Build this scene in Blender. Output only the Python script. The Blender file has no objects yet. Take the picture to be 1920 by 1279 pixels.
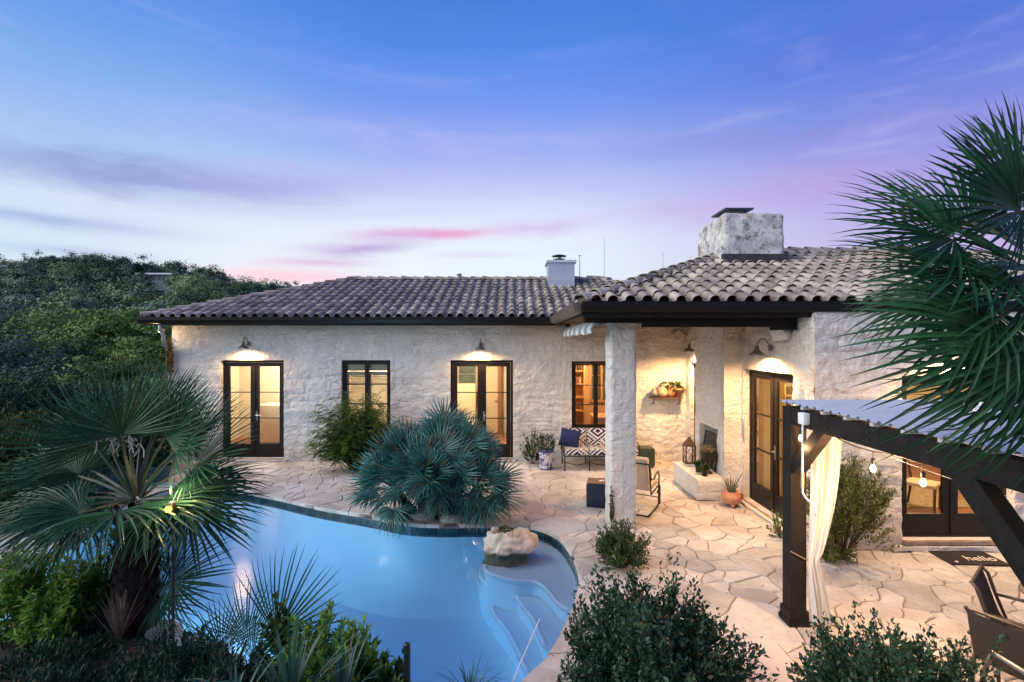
import bpy, bmesh, math, random
import numpy as np
from mathutils import Vector, Matrix, noise, geometry
R = math.radians
SC = bpy.context.scene
COL = SC.collection
random.seed(7)
FPX, CH, HY = 950.0, 3.02, 641.0          # focal length in photo pixels, camera height, horizon row

# ------------------------------------------------------------------ camera
cam_d = bpy.data.cameras.new('camera'); cam = bpy.data.objects.new('camera', cam_d); COL.objects.link(cam)
cam_d.sensor_width = 36.0; cam_d.lens = FPX / 1920 * 36.0
cam_d.clip_start = 0.05; cam_d.clip_end = 3000
cam.location = (0, 0, CH); cam.rotation_euler = (R(90), 0, 0)
SC.camera = cam

# ------------------------------------------------------------------ sky
SUN_AZ, SUN_EL = R(-113), R(30)            # soft light from the left, a little behind the camera
W = bpy.data.worlds.new('World'); SC.world = W; W.use_nodes = True
W.cycles.sampling_method = 'MANUAL'; W.cycles.sample_map_resolution = 256
wt = W.node_tree; wt.nodes.clear()
class NT:
    """tiny node-tree helper"""
    def __init__(s, tree): s.t = tree
    def n(s, kind, **kw):
        nd = s.t.nodes.new(kind)
        for k, v in kw.items():
            if k.startswith('i_'):
                key = k[2:]; key = int(key) if key.isdigit() else key
                s.set(nd.inputs[key], v)
            else: setattr(nd, k, v)
        return nd
    def set(s, sock, v):
        if isinstance(v, bpy.types.NodeSocket): s.t.links.new(v, sock)
        else: sock.default_value = v
    def m(s, op, a, b=None, c=None, clamp=False):
        nd = s.t.nodes.new('ShaderNodeMath'); nd.operation = op; nd.use_clamp = clamp
        for i, v in enumerate((a, b, c)):
            if v is not None: s.set(nd.inputs[i], v)
        return nd.outputs[0]
    def mix(s, f, a, b, blend='MIX'):
        nd = s.t.nodes.new('ShaderNodeMix'); nd.data_type = 'RGBA'; nd.blend_type = blend
        s.set(nd.inputs[0], f); s.set(nd.inputs[6], a); s.set(nd.inputs[7], b)
        return nd.outputs[2]
    def ramp(s, f, stops, interp='LINEAR'):
        nd = s.t.nodes.new('ShaderNodeValToRGB'); cr = nd.color_ramp; cr.interpolation = interp
        while len(cr.elements) < len(stops): cr.elements.new(0.5)
        for e, (p, c) in zip(cr.elements, stops):
            e.position = p; e.color = (*c, 1) if len(c) == 3 else c
        s.set(nd.inputs[0], f); return nd.outputs[0]
    def noise(s, vec, scale, detail=4, rough=0.55, dist=0.0):
        nd = s.t.nodes.new('ShaderNodeTexNoise')
        if vec is not None: s.set(nd.inputs['Vector'], vec)
        s.set(nd.inputs['Scale'], scale); s.set(nd.inputs['Detail'], detail)
        s.set(nd.inputs['Roughness'], rough); s.set(nd.inputs['Distortion'], dist)
        return nd.outputs[0]
    def vec(s, x, y, z):
        nd = s.t.nodes.new('ShaderNodeCombineXYZ')
        for i, v in enumerate((x, y, z)): s.set(nd.inputs[i], v)
        return nd.outputs[0]
    def step(s, v, lo, hi):
        nd = s.t.nodes.new('ShaderNodeMapRange'); nd.interpolation_type = 'SMOOTHSTEP'
        s.set(nd.inputs[0], v); nd.inputs[1].default_value = lo; nd.inputs[2].default_value = hi
        return nd.outputs[0]
def srgb(r, g, b):
    f = lambda c: (c / 255 / 12.92) if c <= 10 else (((c / 255) + 0.055) / 1.055) ** 2.4
    return (f(r), f(g), f(b))
k = NT(wt)
tc = k.n('ShaderNodeTexCoord'); sx = k.n('ShaderNodeSeparateXYZ', i_0=tc.outputs['Generated'])
DX, DY, DZ = sx.outputs
el = k.m('MULTIPLY', k.m('ARCSINE', k.m('MINIMUM', k.m('MAXIMUM', DZ, -1), 1)), 57.2958)     # degrees up
az = k.m('MULTIPLY', k.m('ARCTAN2', DX, DY), 57.2958)                                       # degrees right of straight ahead
elw = k.m('ADD', el, k.m('MULTIPLY', k.m('SUBTRACT', k.noise(tc.outputs['Generated'], 2.2, 3), 0.5), 3.0))
t = k.m('DIVIDE', elw, 60.0, clamp=True)
left = k.ramp(t, [(0.0, srgb(206, 230, 244)), (.12, srgb(202, 228, 246)), (.20, srgb(206, 224, 247)), (.27, srgb(168, 200, 242)), (.36, srgb(128, 175, 240)), (.46, srgb(96, 152, 232)), (.58, srgb(74, 130, 216)), (1, srgb(60, 104, 190))])
mid = k.ramp(t, [(0.0, srgb(232, 226, 246)), (.10, srgb(230, 242, 253)), (.19, srgb(228, 239, 253)), (.25, srgb(206, 218, 251)), (.33, srgb(160, 178, 244)), (.41, srgb(118, 154, 240)), (.5, srgb(80, 136, 232)), (.6, srgb(62, 118, 216)), (1, srgb(52, 98, 188))])
right = k.ramp(t, [(0.0, srgb(206, 190, 232)), (.14, srgb(192, 176, 232)), (.22, srgb(172, 164, 232)), (.32, srgb(126, 140, 226)), (.42, srgb(84, 121, 218)), (.52, srgb(72, 112, 213)), (.62, srgb(60, 100, 203)), (1, srgb(50, 86, 176))])
daz = k.m('COSINE', k.m('MULTIPLY', k.m('ADD', az, 12), 1 / 57.2958))     # 1 toward the afterglow
f1 = k.step(az, -40, -8); f2 = k.step(az, 2, 44)
base = k.mix(f2, k.mix(f1, left, mid), right)
# clouds: thin streaks, stretched along the horizon
NZ = k.m('SUBTRACT', k.noise(k.vec(k.m('MULTIPLY', az, 0.09), k.m('MULTIPLY', el, 0.42), 2.0), 1.0, 5, 0.6, 0.6), 0.5)
def streak(a0, e0, wa, we, tilt=0.0, warp=2.2):
    """soft lens-shaped streak at azimuth a0, elevation e0 (degrees), broken up by noise"""
    nz = NZ
    da = k.m('SUBTRACT', az, a0)
    de = k.m('SUBTRACT', k.m('SUBTRACT', k.m('ADD', el, k.m('MULTIPLY', nz, warp * 2)), e0), k.m('MULTIPLY', da, tilt))
    q = k.m('ADD', k.m('POWER', k.m('DIVIDE', da, wa), 2), k.m('POWER', k.m('DIVIDE', de, we), 2))
    return k.m('EXPONENT', k.m('MULTIPLY', q, -1))
cl = base
for a0, e0, wa, we, tl, wp, c, s in (
        (-37, 14.6, 12, 1.7, .0, 2.2, srgb(128, 144, 210), .78), (-26, 15.6, 9, 1.6, .05, 2.4, srgb(150, 158, 222), .6), (-43, 10.0, 8, .55, 0, .7, srgb(150, 176, 226), .8), (-41, 7.6, 6, .5, 0, .6, srgb(160, 186, 228), .6),
        (-17, 17.0, 12, 1.4, .05, 2.2, srgb(182, 180, 240), .3), (-28, 20.5, 16, 1.8, .03, 2.6, srgb(160, 184, 246), .35),
        (-6, 21.0, 16, 1.8, -.06, 2.8, srgb(160, 166, 242), .3), (6, 17.0, 14, 1.6, -.03, 2.4, srgb(190, 182, 244), .28),
        (-16.5, 9.9, 5.5, .65, .10, 1.1, srgb(180, 160, 220), .9), (-7.5, 11.9, 5.0, .55, .03, 1.0, srgb(238, 156, 204), .95), (-13, 11.4, 5, .6, .06, 1.0, srgb(208, 164, 220), .8), (3, 12.6, 6, .8, .05, 1.3, srgb(206, 172, 230), .6),
        (-21, 8.2, 5, .45, .06, .5, srgb(206, 176, 222), .8), (-24, 6.6, 8, .8, .03, .5, srgb(238, 190, 220), .8), (-4, 9.6, 5, .35, .02, .5, srgb(214, 206, 240), .6),
        (19, 13.8, 8, 1.6, .05, 1.8, srgb(206, 168, 228), .4), (31, 14.6, 9, 2.4, -.02, 2.4, srgb(200, 154, 218), .36), (28, 19.5, 14, 1.4, -.08, 2.6, srgb(150, 140, 222), .35), (36, 27, 14, 1.4, .1, 2.6, srgb(104, 120, 214), .3),
        (70, 13, 22, 1.6, 0, 2.4, srgb(190, 150, 216), .4), (-85, 14, 22, 1.6, 0, 2.4, srgb(150, 150, 212), .4), (150, 14, 40, 2, 0, 2.4, srgb(170, 150, 214), .4), (-150, 13, 30, 2, 0, 2.4, srgb(170, 150, 214), .4)):
    cl = k.mix(k.m('MULTIPLY', streak(a0, e0, wa, we, tl, wp), s), cl, (*c, 1))
wis = k.noise(k.vec(k.m('MULTIPLY', az, .05), k.m('MULTIPLY', el, .3), 4.0), 1.0, 6, .62, .8)
wm = k.m('MULTIPLY', k.m('MULTIPLY', k.step(wis, .48, .78), k.step(el, 3, 10)), k.m('SUBTRACT', 1.0, k.step(el, 20, 36)))
cl = k.mix(k.m('MULTIPLY', wm, .28), cl, (*srgb(206, 200, 246), 1))
cl = k.mix(k.step(el, -1.5, 0.0), (*srgb(60, 66, 74), 1), cl)
sky = k.n('ShaderNodeTexSky', sky_type='NISHITA'); sky.sun_disc = False
sky.sun_elevation = R(2.0); sky.sun_rotation = R(-28); sky.altitude = 200
bg1 = k.n('ShaderNodeBackground', i_0=cl, i_1=1.0)
bg2 = k.n('ShaderNodeBackground', i_0=sky.outputs[0], i_1=0.012)
add = k.n('ShaderNodeAddShader'); k.set(add.inputs[0], bg1.outputs[0]); k.set(add.inputs[1], bg2.outputs[0])
out = k.n('ShaderNodeOutputWorld'); k.set(out.inputs[0], add.outputs[0])

# ------------------------------------------------------------------ sun lamp (wide soft fill added to light the walls)
sd = bpy.data.lights.new('sun', 'SUN'); sd.energy = 3.6; sd.angle = R(60); sd.color = (1.0, .94, .86)
so = bpy.data.objects.new('sun', sd); COL.objects.link(so)
sdir = Vector((math.sin(SUN_AZ) * math.cos(SUN_EL), math.cos(SUN_AZ) * math.cos(SUN_EL), math.sin(SUN_EL)))
so.rotation_euler = sdir.to_track_quat('Z', 'Y').to_euler(); so.location = sdir * 40

# ------------------------------------------------------------------ picture settings
vs = SC.view_settings; vs.view_transform = 'Standard'; vs.look = 'None'; vs.exposure = 0.0; vs.gamma = 1.0
vs.use_curve_mapping = False
SC.render.engine = 'CYCLES'
cy = SC.cycles; cy.max_bounces = 8; cy.diffuse_bounces = 3; cy.glossy_bounces = 3; cy.transmission_bounces = 4
cy.transparent_max_bounces = 24; cy.sample_clamp_indirect = 6.0; cy.use_denoising = True; cy.caustics_reflective = False; cy.caustics_refractive = False

# ------------------------------------------------------------------ pixel helpers (used once, to survey the place)
def G(px, py, z=0.0):
    Y = FPX * (CH - z) / (py - HY)
    return Vector(((px - 960) * Y / FPX, Y, z))
def P(px, py, Y):
    return Vector(((px - 960) * Y / FPX, Y, CH - (py - HY) * Y / FPX))

# ------------------------------------------------------------------ mesh helpers
class MB:
    def __init__(s): s.v = []; s.f = []; s.n = 0; s.mi = []; s.cm = 0
    def add(s, V, F):
        n = len(s.v); s.v.extend([tuple(p) for p in V]); s.f.extend([tuple(i + n for i in f) for f in F]); s.mi.extend([s.cm] * len(F))
        return s
    def box(s, a, b, mat=None):
        x0, y0, z0 = a; x1, y1, z1 = b
        V = [Vector(p) for p in ((x0, y0, z0), (x1, y0, z0), (x1, y1, z0), (x0, y1, z0), (x0, y0, z1), (x1, y0, z1), (x1, y1, z1), (x0, y1, z1))]
        if mat is not None: V = [mat @ p for p in V]
        return s.add(V, [(0, 3, 2, 1), (4, 5, 6, 7), (0, 1, 5, 4), (1, 2, 6, 5), (2, 3, 7, 6), (3, 0, 4, 7)])
    def cbox(s, c, d, rot=None, bev=0.0):
        """box by centre and size, optional rotation matrix and chamfer"""
        M = Matrix.Translation(c) @ (rot.to_4x4() if rot is not None else Matrix())
        if bev <= 0:
            return s.box((-d[0] / 2, -d[1] / 2, -d[2] / 2), (d[0] / 2, d[1] / 2, d[2] / 2), M)
        bm = bmesh.new(); bmesh.ops.create_cube(bm, size=1.0)
        for v in bm.verts: v.co = Vector((v.co.x * d[0], v.co.y * d[1], v.co.z * d[2]))
        bmesh.ops.bevel(bm, geom=bm.edges[:] + bm.verts[:], offset=bev, segments=2, affect='EDGES', profile=.6)
        bm.verts.index_update(); s.add([M @ v.co for v in bm.verts], [[v.index for v in f.verts] for f in bm.faces]); bm.free()
        return s
    def tube(s, pts, r, n=8, cap=True):
        pts = [Vector(p) for p in pts]; rs = r if isinstance(r, (list, tuple)) else [r] * len(pts)
        V = []; F = []; u = None
        for i, p in enumerate(pts):
            d = (pts[min(i + 1, len(pts) - 1)] - pts[max(i - 1, 0)])
            d = d.normalized() if d.length > 1e-9 else Vector((0, 0, 1))
            if u is None: u = d.orthogonal().normalized()
            u = (u - d * u.dot(d)); u = u.normalized() if u.length > 1e-6 else d.orthogonal().normalized()
            w = d.cross(u)
            for j in range(n):
                a = 2 * math.pi * j / n; V.append(p + (u * math.cos(a) + w * math.sin(a)) * rs[i])
        for i in range(len(pts) - 1):
            for j in range(n):
                F.append((i * n + j, i * n + (j + 1) % n, (i + 1) * n + (j + 1) % n, (i + 1) * n + j))
        if cap:
            F.append(tuple(range(n))[::-1]); F.append(tuple((len(pts) - 1) * n + j for j in range(n)))
        return s.add(V, F)
    def lathe(s, prof, n=24, c=(0, 0, 0), M=None, sq=None):
        V = []; F = []
        for r, z in prof:
            for j in range(n):
                a = 2 * math.pi * j / n; p = Vector((c[0] + r * math.cos(a), c[1] + r * math.sin(a), c[2] + z))
                V.append(M @ p if M is not None else p)
        for i in range(len(prof) - 1):
            for j in range(n):
                F.append((i * n + j, i * n + (j + 1) % n, (i + 1) * n + (j + 1) % n, (i + 1) * n + j))
        if prof[0][0] > 1e-4: F.append(tuple(range(n))[::-1])
        if prof[-1][0] > 1e-4: F.append(tuple((len(prof) - 1) * n + j for j in range(n)))
        return s.add(V, F)
    def sweep(s, prof, path):
        """extrude a closed 2-D profile [(u,v)] through frames path=[(origin,U,V)]"""
        n = len(prof); V = []; F = []
        for o, U, Vv in path:
            for a, b in prof: V.append(Vector(o) + Vector(U) * a + Vector(Vv) * b)
        for i in range(len(path) - 1):
            for j in range(n):
                F.append((i * n + j, i * n + (j + 1) % n, (i + 1) * n + (j + 1) % n, (i + 1) * n + j))
        F.append(tuple(range(n))[::-1]); F.append(tuple((len(path) - 1) * n + j for j in range(n)))
        return s.add(V, F)
    def mesh(s, name, mats, smooth=False):
        me = bpy.data.meshes.new(name); me.from_pydata(s.v, [], s.f)
        for m_ in (mats if isinstance(mats, (list, tuple)) else [mats]): me.materials.append(m_)
        if any(s.mi): me.polygons.foreach_set('material_index', s.mi)
        if smooth:
            me.polygons.foreach_set('use_smooth', [True] * len(me.polygons))
        me.update(); return me
    def build(s, name, mats, parent=None, smooth=False, angle=None):
        me = s.mesh(name, mats, smooth or angle is not None)
        if angle is not None: me.set_sharp_from_angle(angle=R(angle))
        return link(name, me, parent)
def link(name, me, parent=None, M=None):
    o = bpy.data.objects.new(name, me); COL.objects.link(o)
    if parent is not None:
        o.parent = parent
        if M is None: o.matrix_parent_inverse = WORLD[parent.name].inverted()
    if M is not None: o.matrix_basis = M
    WORLD[o.name] = (WORLD[parent.name] @ o.matrix_parent_inverse if parent is not None else Matrix()) @ (M if M is not None else Matrix())
    return o
WORLD = {}
def thing(name, label, cat, loc=(0, 0, 0), rz=0.0, group=None, scale=1.0):
    o = bpy.data.objects.new(name, None); COL.objects.link(o); o.empty_display_size = .2
    o.location = loc; o.rotation_euler = (0, 0, rz); o.scale = (scale,) * 3
    WORLD[o.name] = Matrix.Translation(Vector(loc)) @ Matrix.Rotation(rz, 4, 'Z') @ Matrix.Scale(scale, 4)
    return tag(o, label, cat, group)
def tag(o, label, cat, group=None):
    o['label'] = label; o['category'] = cat
    if group: o['group'] = group
    return o
def struct(o): o['kind'] = 'structure'; return o
def local(name, mb, mats, parent, smooth=False, angle=None, M=None):
    """child mesh given in the parent's own coordinates"""
    me = mb if isinstance(mb, bpy.types.Mesh) else mb.mesh(name, mats, smooth or angle is not None)
    if angle is not None: me.set_sharp_from_angle(angle=R(angle))
    return link(name, me, parent, M if M is not None else Matrix())
def fbm(p, o=4, lac=2.1, g=.5):
    a = 1; s_ = 0
    for _ in range(o): s_ += a * noise.noise(p); p = p * lac; a *= g
    return s_
def npmesh(name, V, F, mats, smooth=False, mi=None):
    """fast mesh from numpy verts and same-size faces"""
    V = np.asarray(V, np.float32); F = np.asarray(F, np.int32); me = bpy.data.meshes.new(name)
    me.vertices.add(len(V)); me.vertices.foreach_set('co', V.ravel())
    kf = F.shape[1]; me.loops.add(F.size); me.loops.foreach_set('vertex_index', F.ravel())
    me.polygons.add(len(F)); me.polygons.foreach_set('loop_start', np.arange(0, F.size, kf, dtype=np.int32))
    try: me.polygons.foreach_set('loop_total', np.full(len(F), kf, np.int32))
    except Exception: pass
    for m_ in (mats if isinstance(mats, (list, tuple)) else [mats]): me.materials.append(m_)
    if mi is not None: me.polygons.foreach_set('material_index', np.asarray(mi, np.int32))
    if smooth: me.polygons.foreach_set('use_smooth', np.ones(len(F), bool))
    me.update(calc_edges=True); return me

# ------------------------------------------------------------------ materials
MATS = {}
def mat(name, col=None, rough=.7, metal=0.0, var=.0, vscale=6.0, bump=0.0, bscale=30.0, orand=0.0, spec=.5, emit=None, estr=0, fn=None, transl=0.0):
    if name in MATS: return MATS[name]
    m_ = bpy.data.materials.new(name); m_.use_nodes = True; t_ = m_.node_tree; t_.nodes.clear(); q = NT(t_)
    o = q.n('ShaderNodeOutputMaterial'); b = q.n('ShaderNodeBsdfPrincipled')
    b.inputs['Roughness'].default_value = rough; b.inputs['Metallic'].default_value = metal
    b.inputs['Specular IOR Level'].default_value = spec
    q.set(o.inputs[0], b.outputs[0]); tcn = q.n('ShaderNodeTexCoord'); pos = tcn.outputs['Object']
    geo = q.n('ShaderNodeNewGeometry')
    c = (*col, 1) if col else (.5, .5, .5, 1)
    if var:
        nz = q.noise(pos, vscale, 5, .6); f = q.step(nz, .3, .7)
        c = q.mix(f, tuple(x * (1 - var) for x in col) + (1,), tuple(min(1, x * (1 + var)) for x in col) + (1,))
    if orand:
        oi = q.n('ShaderNodeObjectInfo').outputs['Random']
        hv = q.n('ShaderNodeHueSaturation'); q.set(hv.inputs['Color'], c)
        q.set(hv.inputs['Value'], q.m('ADD', q.m('MULTIPLY', oi, 2 * orand), 1 - orand)); c = hv.outputs[0]
    if fn: c = fn(q, b, pos, geo) or c
    q.set(b.inputs['Base Color'], c)
    if bump:
        bn = q.n('ShaderNodeBump'); bn.inputs['Strength'].default_value = bump; bn.inputs['Distance'].default_value = .02
        q.set(bn.inputs['Height'], q.noise(pos, bscale, 5, .6)); q.set(b.inputs['Normal'], bn.outputs[0])
    if emit: b.inputs['Emission Color'].default_value = (*emit, 1); b.inputs['Emission Strength'].default_value = estr
    if transl:
        tr = q.n('ShaderNodeBsdfTranslucent'); q.set(tr.inputs[0], c); mx = q.n('ShaderNodeMixShader'); mx.inputs[0].default_value = transl
        q.set(mx.inputs[1], b.outputs[0]); q.set(mx.inputs[2], tr.outputs[0]); q.set(o.inputs[0], mx.outputs[0])
    MATS[name] = m_; return m_
def plaster(q, b, pos, geo):
    # limewashed limestone: white wash, grey weathering, patches of bare honey-coloured stone
    gp = geo.outputs['Position']
    n1 = q.noise(gp, 2.6, 7, .66); n2 = q.noise(gp, 9, 6, .68); n3 = q.noise(gp, 1.7, 6, .62, .5); fine = q.noise(gp, 22, 8, .7)
    c = q.mix(q.step(n1, .36, .66), (.68, .645, .58, 1), (.80, .765, .70, 1))
    c = q.mix(q.m('MULTIPLY', q.step(n3, .62, .70), q.m('MULTIPLY', q.step(n2, .36, .62), .8)), c, (.40, .29, .15, 1))
    c = q.mix(q.m('MULTIPLY', q.step(fine, .60, .74), .5), c, (.36, .32, .27, 1))
    sp = q.n('ShaderNodeSeparateXYZ', i_0=gp); wob = q.m('MULTIPLY', q.m('SUBTRACT', q.noise(gp, 3.2, 4, .6), .5), .9)
    uv = q.vec(q.m('ADD', q.m('MULTIPLY', q.m('ADD', sp.outputs[0], sp.outputs[1]), 2.1), wob), q.m('ADD', q.m('MULTIPLY', sp.outputs[2], 6.6), wob), 0.0)
    vo = q.n('ShaderNodeTexVoronoi', voronoi_dimensions='2D', feature='DISTANCE_TO_EDGE'); q.set(vo.inputs['Vector'], uv); vo.inputs['Scale'].default_value = 1.0
    jt = q.m('SUBTRACT', 1.0, q.step(vo.outputs['Distance'], .01, .16)); jm = q.m('MULTIPLY', jt, q.step(q.noise(gp, 1.3, 3, .6), .36, .62))
    c = q.mix(q.m('MULTIPLY', jm, .2), c, (.40, .36, .31, 1))
    hgt = q.m('SUBTRACT', q.m('ADD', q.m('MULTIPLY', fine, .8), q.m('MULTIPLY', q.noise(gp, 8, 4, .6), 1.2)), q.m('MULTIPLY', jm, .22))
    bn = q.n('ShaderNodeBump'); bn.inputs['Strength'].default_value = 1.0; bn.inputs['Distance'].default_value = .05
    q.set(bn.inputs['Height'], hgt); q.set(b.inputs['Normal'], bn.outputs[0])
    return c
def chimney_stone(q, b, pos, geo):
    n1 = q.noise(pos, 3.2, 7, .7); n2 = q.noise(pos, 4.6, 8, .78); n3 = q.noise(pos, 2.1, 5, .6)
    c = q.mix(q.step(n1, .4, .62), (.46, .46, .46, 1), (.74, .72, .68, 1))
    c = q.mix(q.m('MULTIPLY', q.step(n2, .505, .62), .8), c, (.09, .09, .09, 1))
    c = q.mix(q.m('MULTIPLY', q.step(n3, .57, .66), .75), c, (.34, .26, .12, 1))
    bn = q.n('ShaderNodeBump'); bn.inputs['Strength'].default_value = .9; bn.inputs['Distance'].default_value = .03
    q.set(bn.inputs['Height'], q.noise(pos, 12, 8, .7)); q.set(b.inputs['Normal'], bn.outputs[0])
    return c
def tilecol(q, b, pos, geo):
    gp = geo.outputs['Position']; oi = q.n('ShaderNodeObjectInfo').outputs['Random']
    n1 = q.noise(gp, 2.6, 5, .6); n2 = q.noise(gp, 14, 7, .7); r3 = q.noise(gp, 1.1, 2, .5)
    c = q.mix(q.step(n1, .34, .66), (.25, .215, .18, 1), (.47, .405, .33, 1))
    c = q.mix(q.m('MULTIPLY', q.step(n2, .58, .72), .38), c, (.06, .055, .055, 1))
    c = q.mix(q.m('MULTIPLY', q.step(q.noise(gp, 8, 6, .7), .58, .72), .45), c, (.46, .43, .39, 1))
    hv = q.n('ShaderNodeHueSaturation'); q.set(hv.inputs['Color'], c)
    q.set(hv.inputs['Value'], q.m('ADD', q.m('MULTIPLY', oi, .55), .72))
    bn = q.n('ShaderNodeBump'); bn.inputs['Strength'].default_value = .4; bn.inputs['Distance'].default_value = .01
    q.set(bn.inputs['Height'], q.noise(gp, 45, 5, .65)); q.set(b.inputs['Normal'], bn.outputs[0])
    return hv.outputs[0]
def flagcol(q, b, pos, geo):
    gp = geo.outputs['Position']; oi = q.n('ShaderNodeObjectInfo').outputs['Random']
    n1 = q.noise(gp, 1.4, 6, .62); n2 = q.noise(gp, 7, 8, .72); n3 = q.noise(gp, 30, 5, .7)
    c = q.mix(q.step(n1, .33, .67), (.40, .36, .315, 1), (.57, .53, .48, 1))
    c = q.mix(q.m('MULTIPLY', q.step(n2, .50, .68), .5), c, (.31, .255, .20, 1))
    c = q.mix(q.m('MULTIPLY', q.step(n3, .62, .74), .35), c, (.2, .165, .13, 1))
    hv = q.n('ShaderNodeHueSaturation'); q.set(hv.inputs['Color'], c)
    q.set(hv.inputs['Value'], q.m('ADD', q.m('MULTIPLY', oi, .36), .80))
    bn = q.n('ShaderNodeBump'); bn.inputs['Strength'].default_value = .5; bn.inputs['Distance'].default_value = .015
    q.set(bn.inputs['Height'], q.m('ADD', q.noise(gp, 16, 7, .68), q.m('MULTIPLY', q.noise(gp, 3, 4), .8))); q.set(b.inputs['Normal'], bn.outputs[0])
    return hv.outputs[0]
def woodfloor(q, b, pos, geo):
    br = q.n('ShaderNodeTexBrick'); q.set(br.inputs[0], pos); br.inputs['Scale'].default_value = 1.6
    br.inputs['Color1'].default_value = (.36, .15, .07, 1); br.inputs['Color2'].default_value = (.42, .19, .09, 1); br.inputs['Mortar'].default_value = (.2, .09, .05, 1)
    br.inputs['Mortar Size'].default_value = .01
    return br.outputs[0]
def leafmat(name, c1, c2, tl=.25, rough=.5, spec=.3, scale=3.0, ov=.12, brown=.03):
    def fn(q, b, pos, geo):
        oi = q.n('ShaderNodeObjectInfo').outputs['Random']; gp = geo.outputs['Position']
        f = q.m('ADD', q.m('MULTIPLY', q.noise(gp, scale, 4, .6), .8), q.m('MULTIPLY', q.m('SUBTRACT', geo.outputs['Random Per Island'], .35), .55))
        dead = q.m('GREATER_THAN', geo.outputs['Random Per Island'], 1 - brown)
        return q.mix(dead, q.mix(q.step(q.m('ADD', f, q.m('MULTIPLY', q.m('SUBTRACT', oi, .5), ov)), .2, .8), (*c1, 1), (*c2, 1)), (.15, .105, .05, 1))
    return mat(name, c1, rough=rough, spec=spec, fn=fn, transl=tl)
M_WALL = mat('limewashed_stone', (.7, .66, .6), rough=.92, fn=plaster, spec=.2)
M_CHIM = mat('chimney_stone', (.6, .58, .55), rough=.95, fn=chimney_stone, spec=.2)
M_TILE = mat('clay_tile', (.3, .26, .24), rough=.85, fn=tilecol, spec=.25)
M_FLAG = mat('limestone_flag', (.5, .45, .4), rough=.82, fn=flagcol, spec=.3)
M_GROUT = mat('grout', (.27, .20, .155), rough=.95, var=.25, vscale=9, bump=.4)
M_DARK = mat('dark_bronze_paint', (.010, .0075, .006), rough=.5, spec=.3, var=.2, vscale=5)
M_GUT = mat('gutter_paint', (.005, .0048, .005), rough=.45, spec=.3)
M_GUTL = mat('gutter_metal', (.34, .33, .32), rough=.4, metal=.4)
M_WOODD = mat('stained_timber', (.012, .010, .009), rough=.75, spec=.25, var=.35, vscale=12, bump=.15, bscale=60)
M_SOFF = mat('soffit_board', (.17, .12, .08), rough=.8, var=.2)
M_WHITE = mat('white_paint', (.74, .74, .73), rough=.5)
M_STEEL = mat('galvanised_steel', (.52, .56, .62), rough=.42, metal=.55, var=.08, vscale=3)
M_IRON = mat('wrought_iron', (.018, .016, .015), rough=.5, spec=.4)
M_ROOM = mat('warm_room_paint', (.78, .69, .53), rough=.85)
M_FLOOR = mat('terracotta_wood_floor', (.4, .18, .09), rough=.45, fn=woodfloor)
M_SOIL = mat('soil', (.05, .038, .028), rough=.95, var=.4, vscale=10, bump=.8, bscale=25)
M_GROUND = mat('earth_ground', (.06, .07, .035), rough=.95, var=.4, vscale=1.5, bump=.5, bscale=8)
M_BRASS = mat('nickel', (.6, .57, .5), rough=.3, metal=1.0)
M_BLACK = mat('black_interior', (.01, .009, .008), rough=.95)
def glass_fn():
    m_ = bpy.data.materials.new('window_glass'); m_.use_nodes = True; t_ = m_.node_tree; t_.nodes.clear(); q = NT(t_)
    o = q.n('ShaderNodeOutputMaterial'); tr = q.n('ShaderNodeBsdfTransparent'); tr.inputs[0].default_value = (.95, .96, .95, 1)
    gl = q.n('ShaderNodeBsdfGlossy'); gl.inputs['Roughness'].default_value = .02; fr = q.n('ShaderNodeFresnel'); fr.inputs[0].default_value = 1.45
    mx = q.n('ShaderNodeMixShader'); q.set(mx.inputs[0], fr.outputs[0]); q.set(mx.inputs[1], tr.outputs[0]); q.set(mx.inputs[2], gl.outputs[0]); q.set(o.inputs[0], mx.outputs[0])
    return m_
M_GLASS = glass_fn()
def emis(name, col, s):
    if name in MATS: return MATS[name]
    m_ = bpy.data.materials.new(name); m_.use_nodes = True; t_ = m_.node_tree; t_.nodes.clear(); q = NT(t_)
    o = q.n('ShaderNodeOutputMaterial'); e = q.n('ShaderNodeEmission'); e.inputs[0].default_value = (*col, 1); e.inputs[1].default_value = s; q.set(o.inputs[0], e.outputs[0])
    MATS[name] = m_; return m_
M_BULB = emis('lit_bulb', (1.0, .72, .36), 6)
WARM = (1.0, .66, .33)
def lamp(name, kind, loc, power, col=WARM, parent=None, size=.05, rot=None, spot=None):
    d = bpy.data.lights.new(name, kind); d.energy = power; d.color = col
    if kind in ('POINT', 'SPOT'): d.shadow_soft_size = size
    if kind == 'AREA': d.size = size
    if kind == 'SPOT': d.spot_size = R(spot or 100); d.spot_blend = .6
    o = bpy.data.objects.new(name, d); COL.objects.link(o); o.location = loc
    if rot: o.rotation_euler = rot
    if parent is not None: o.parent = parent; o.matrix_parent_inverse = WORLD[parent.name].inverted()
    return o
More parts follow.
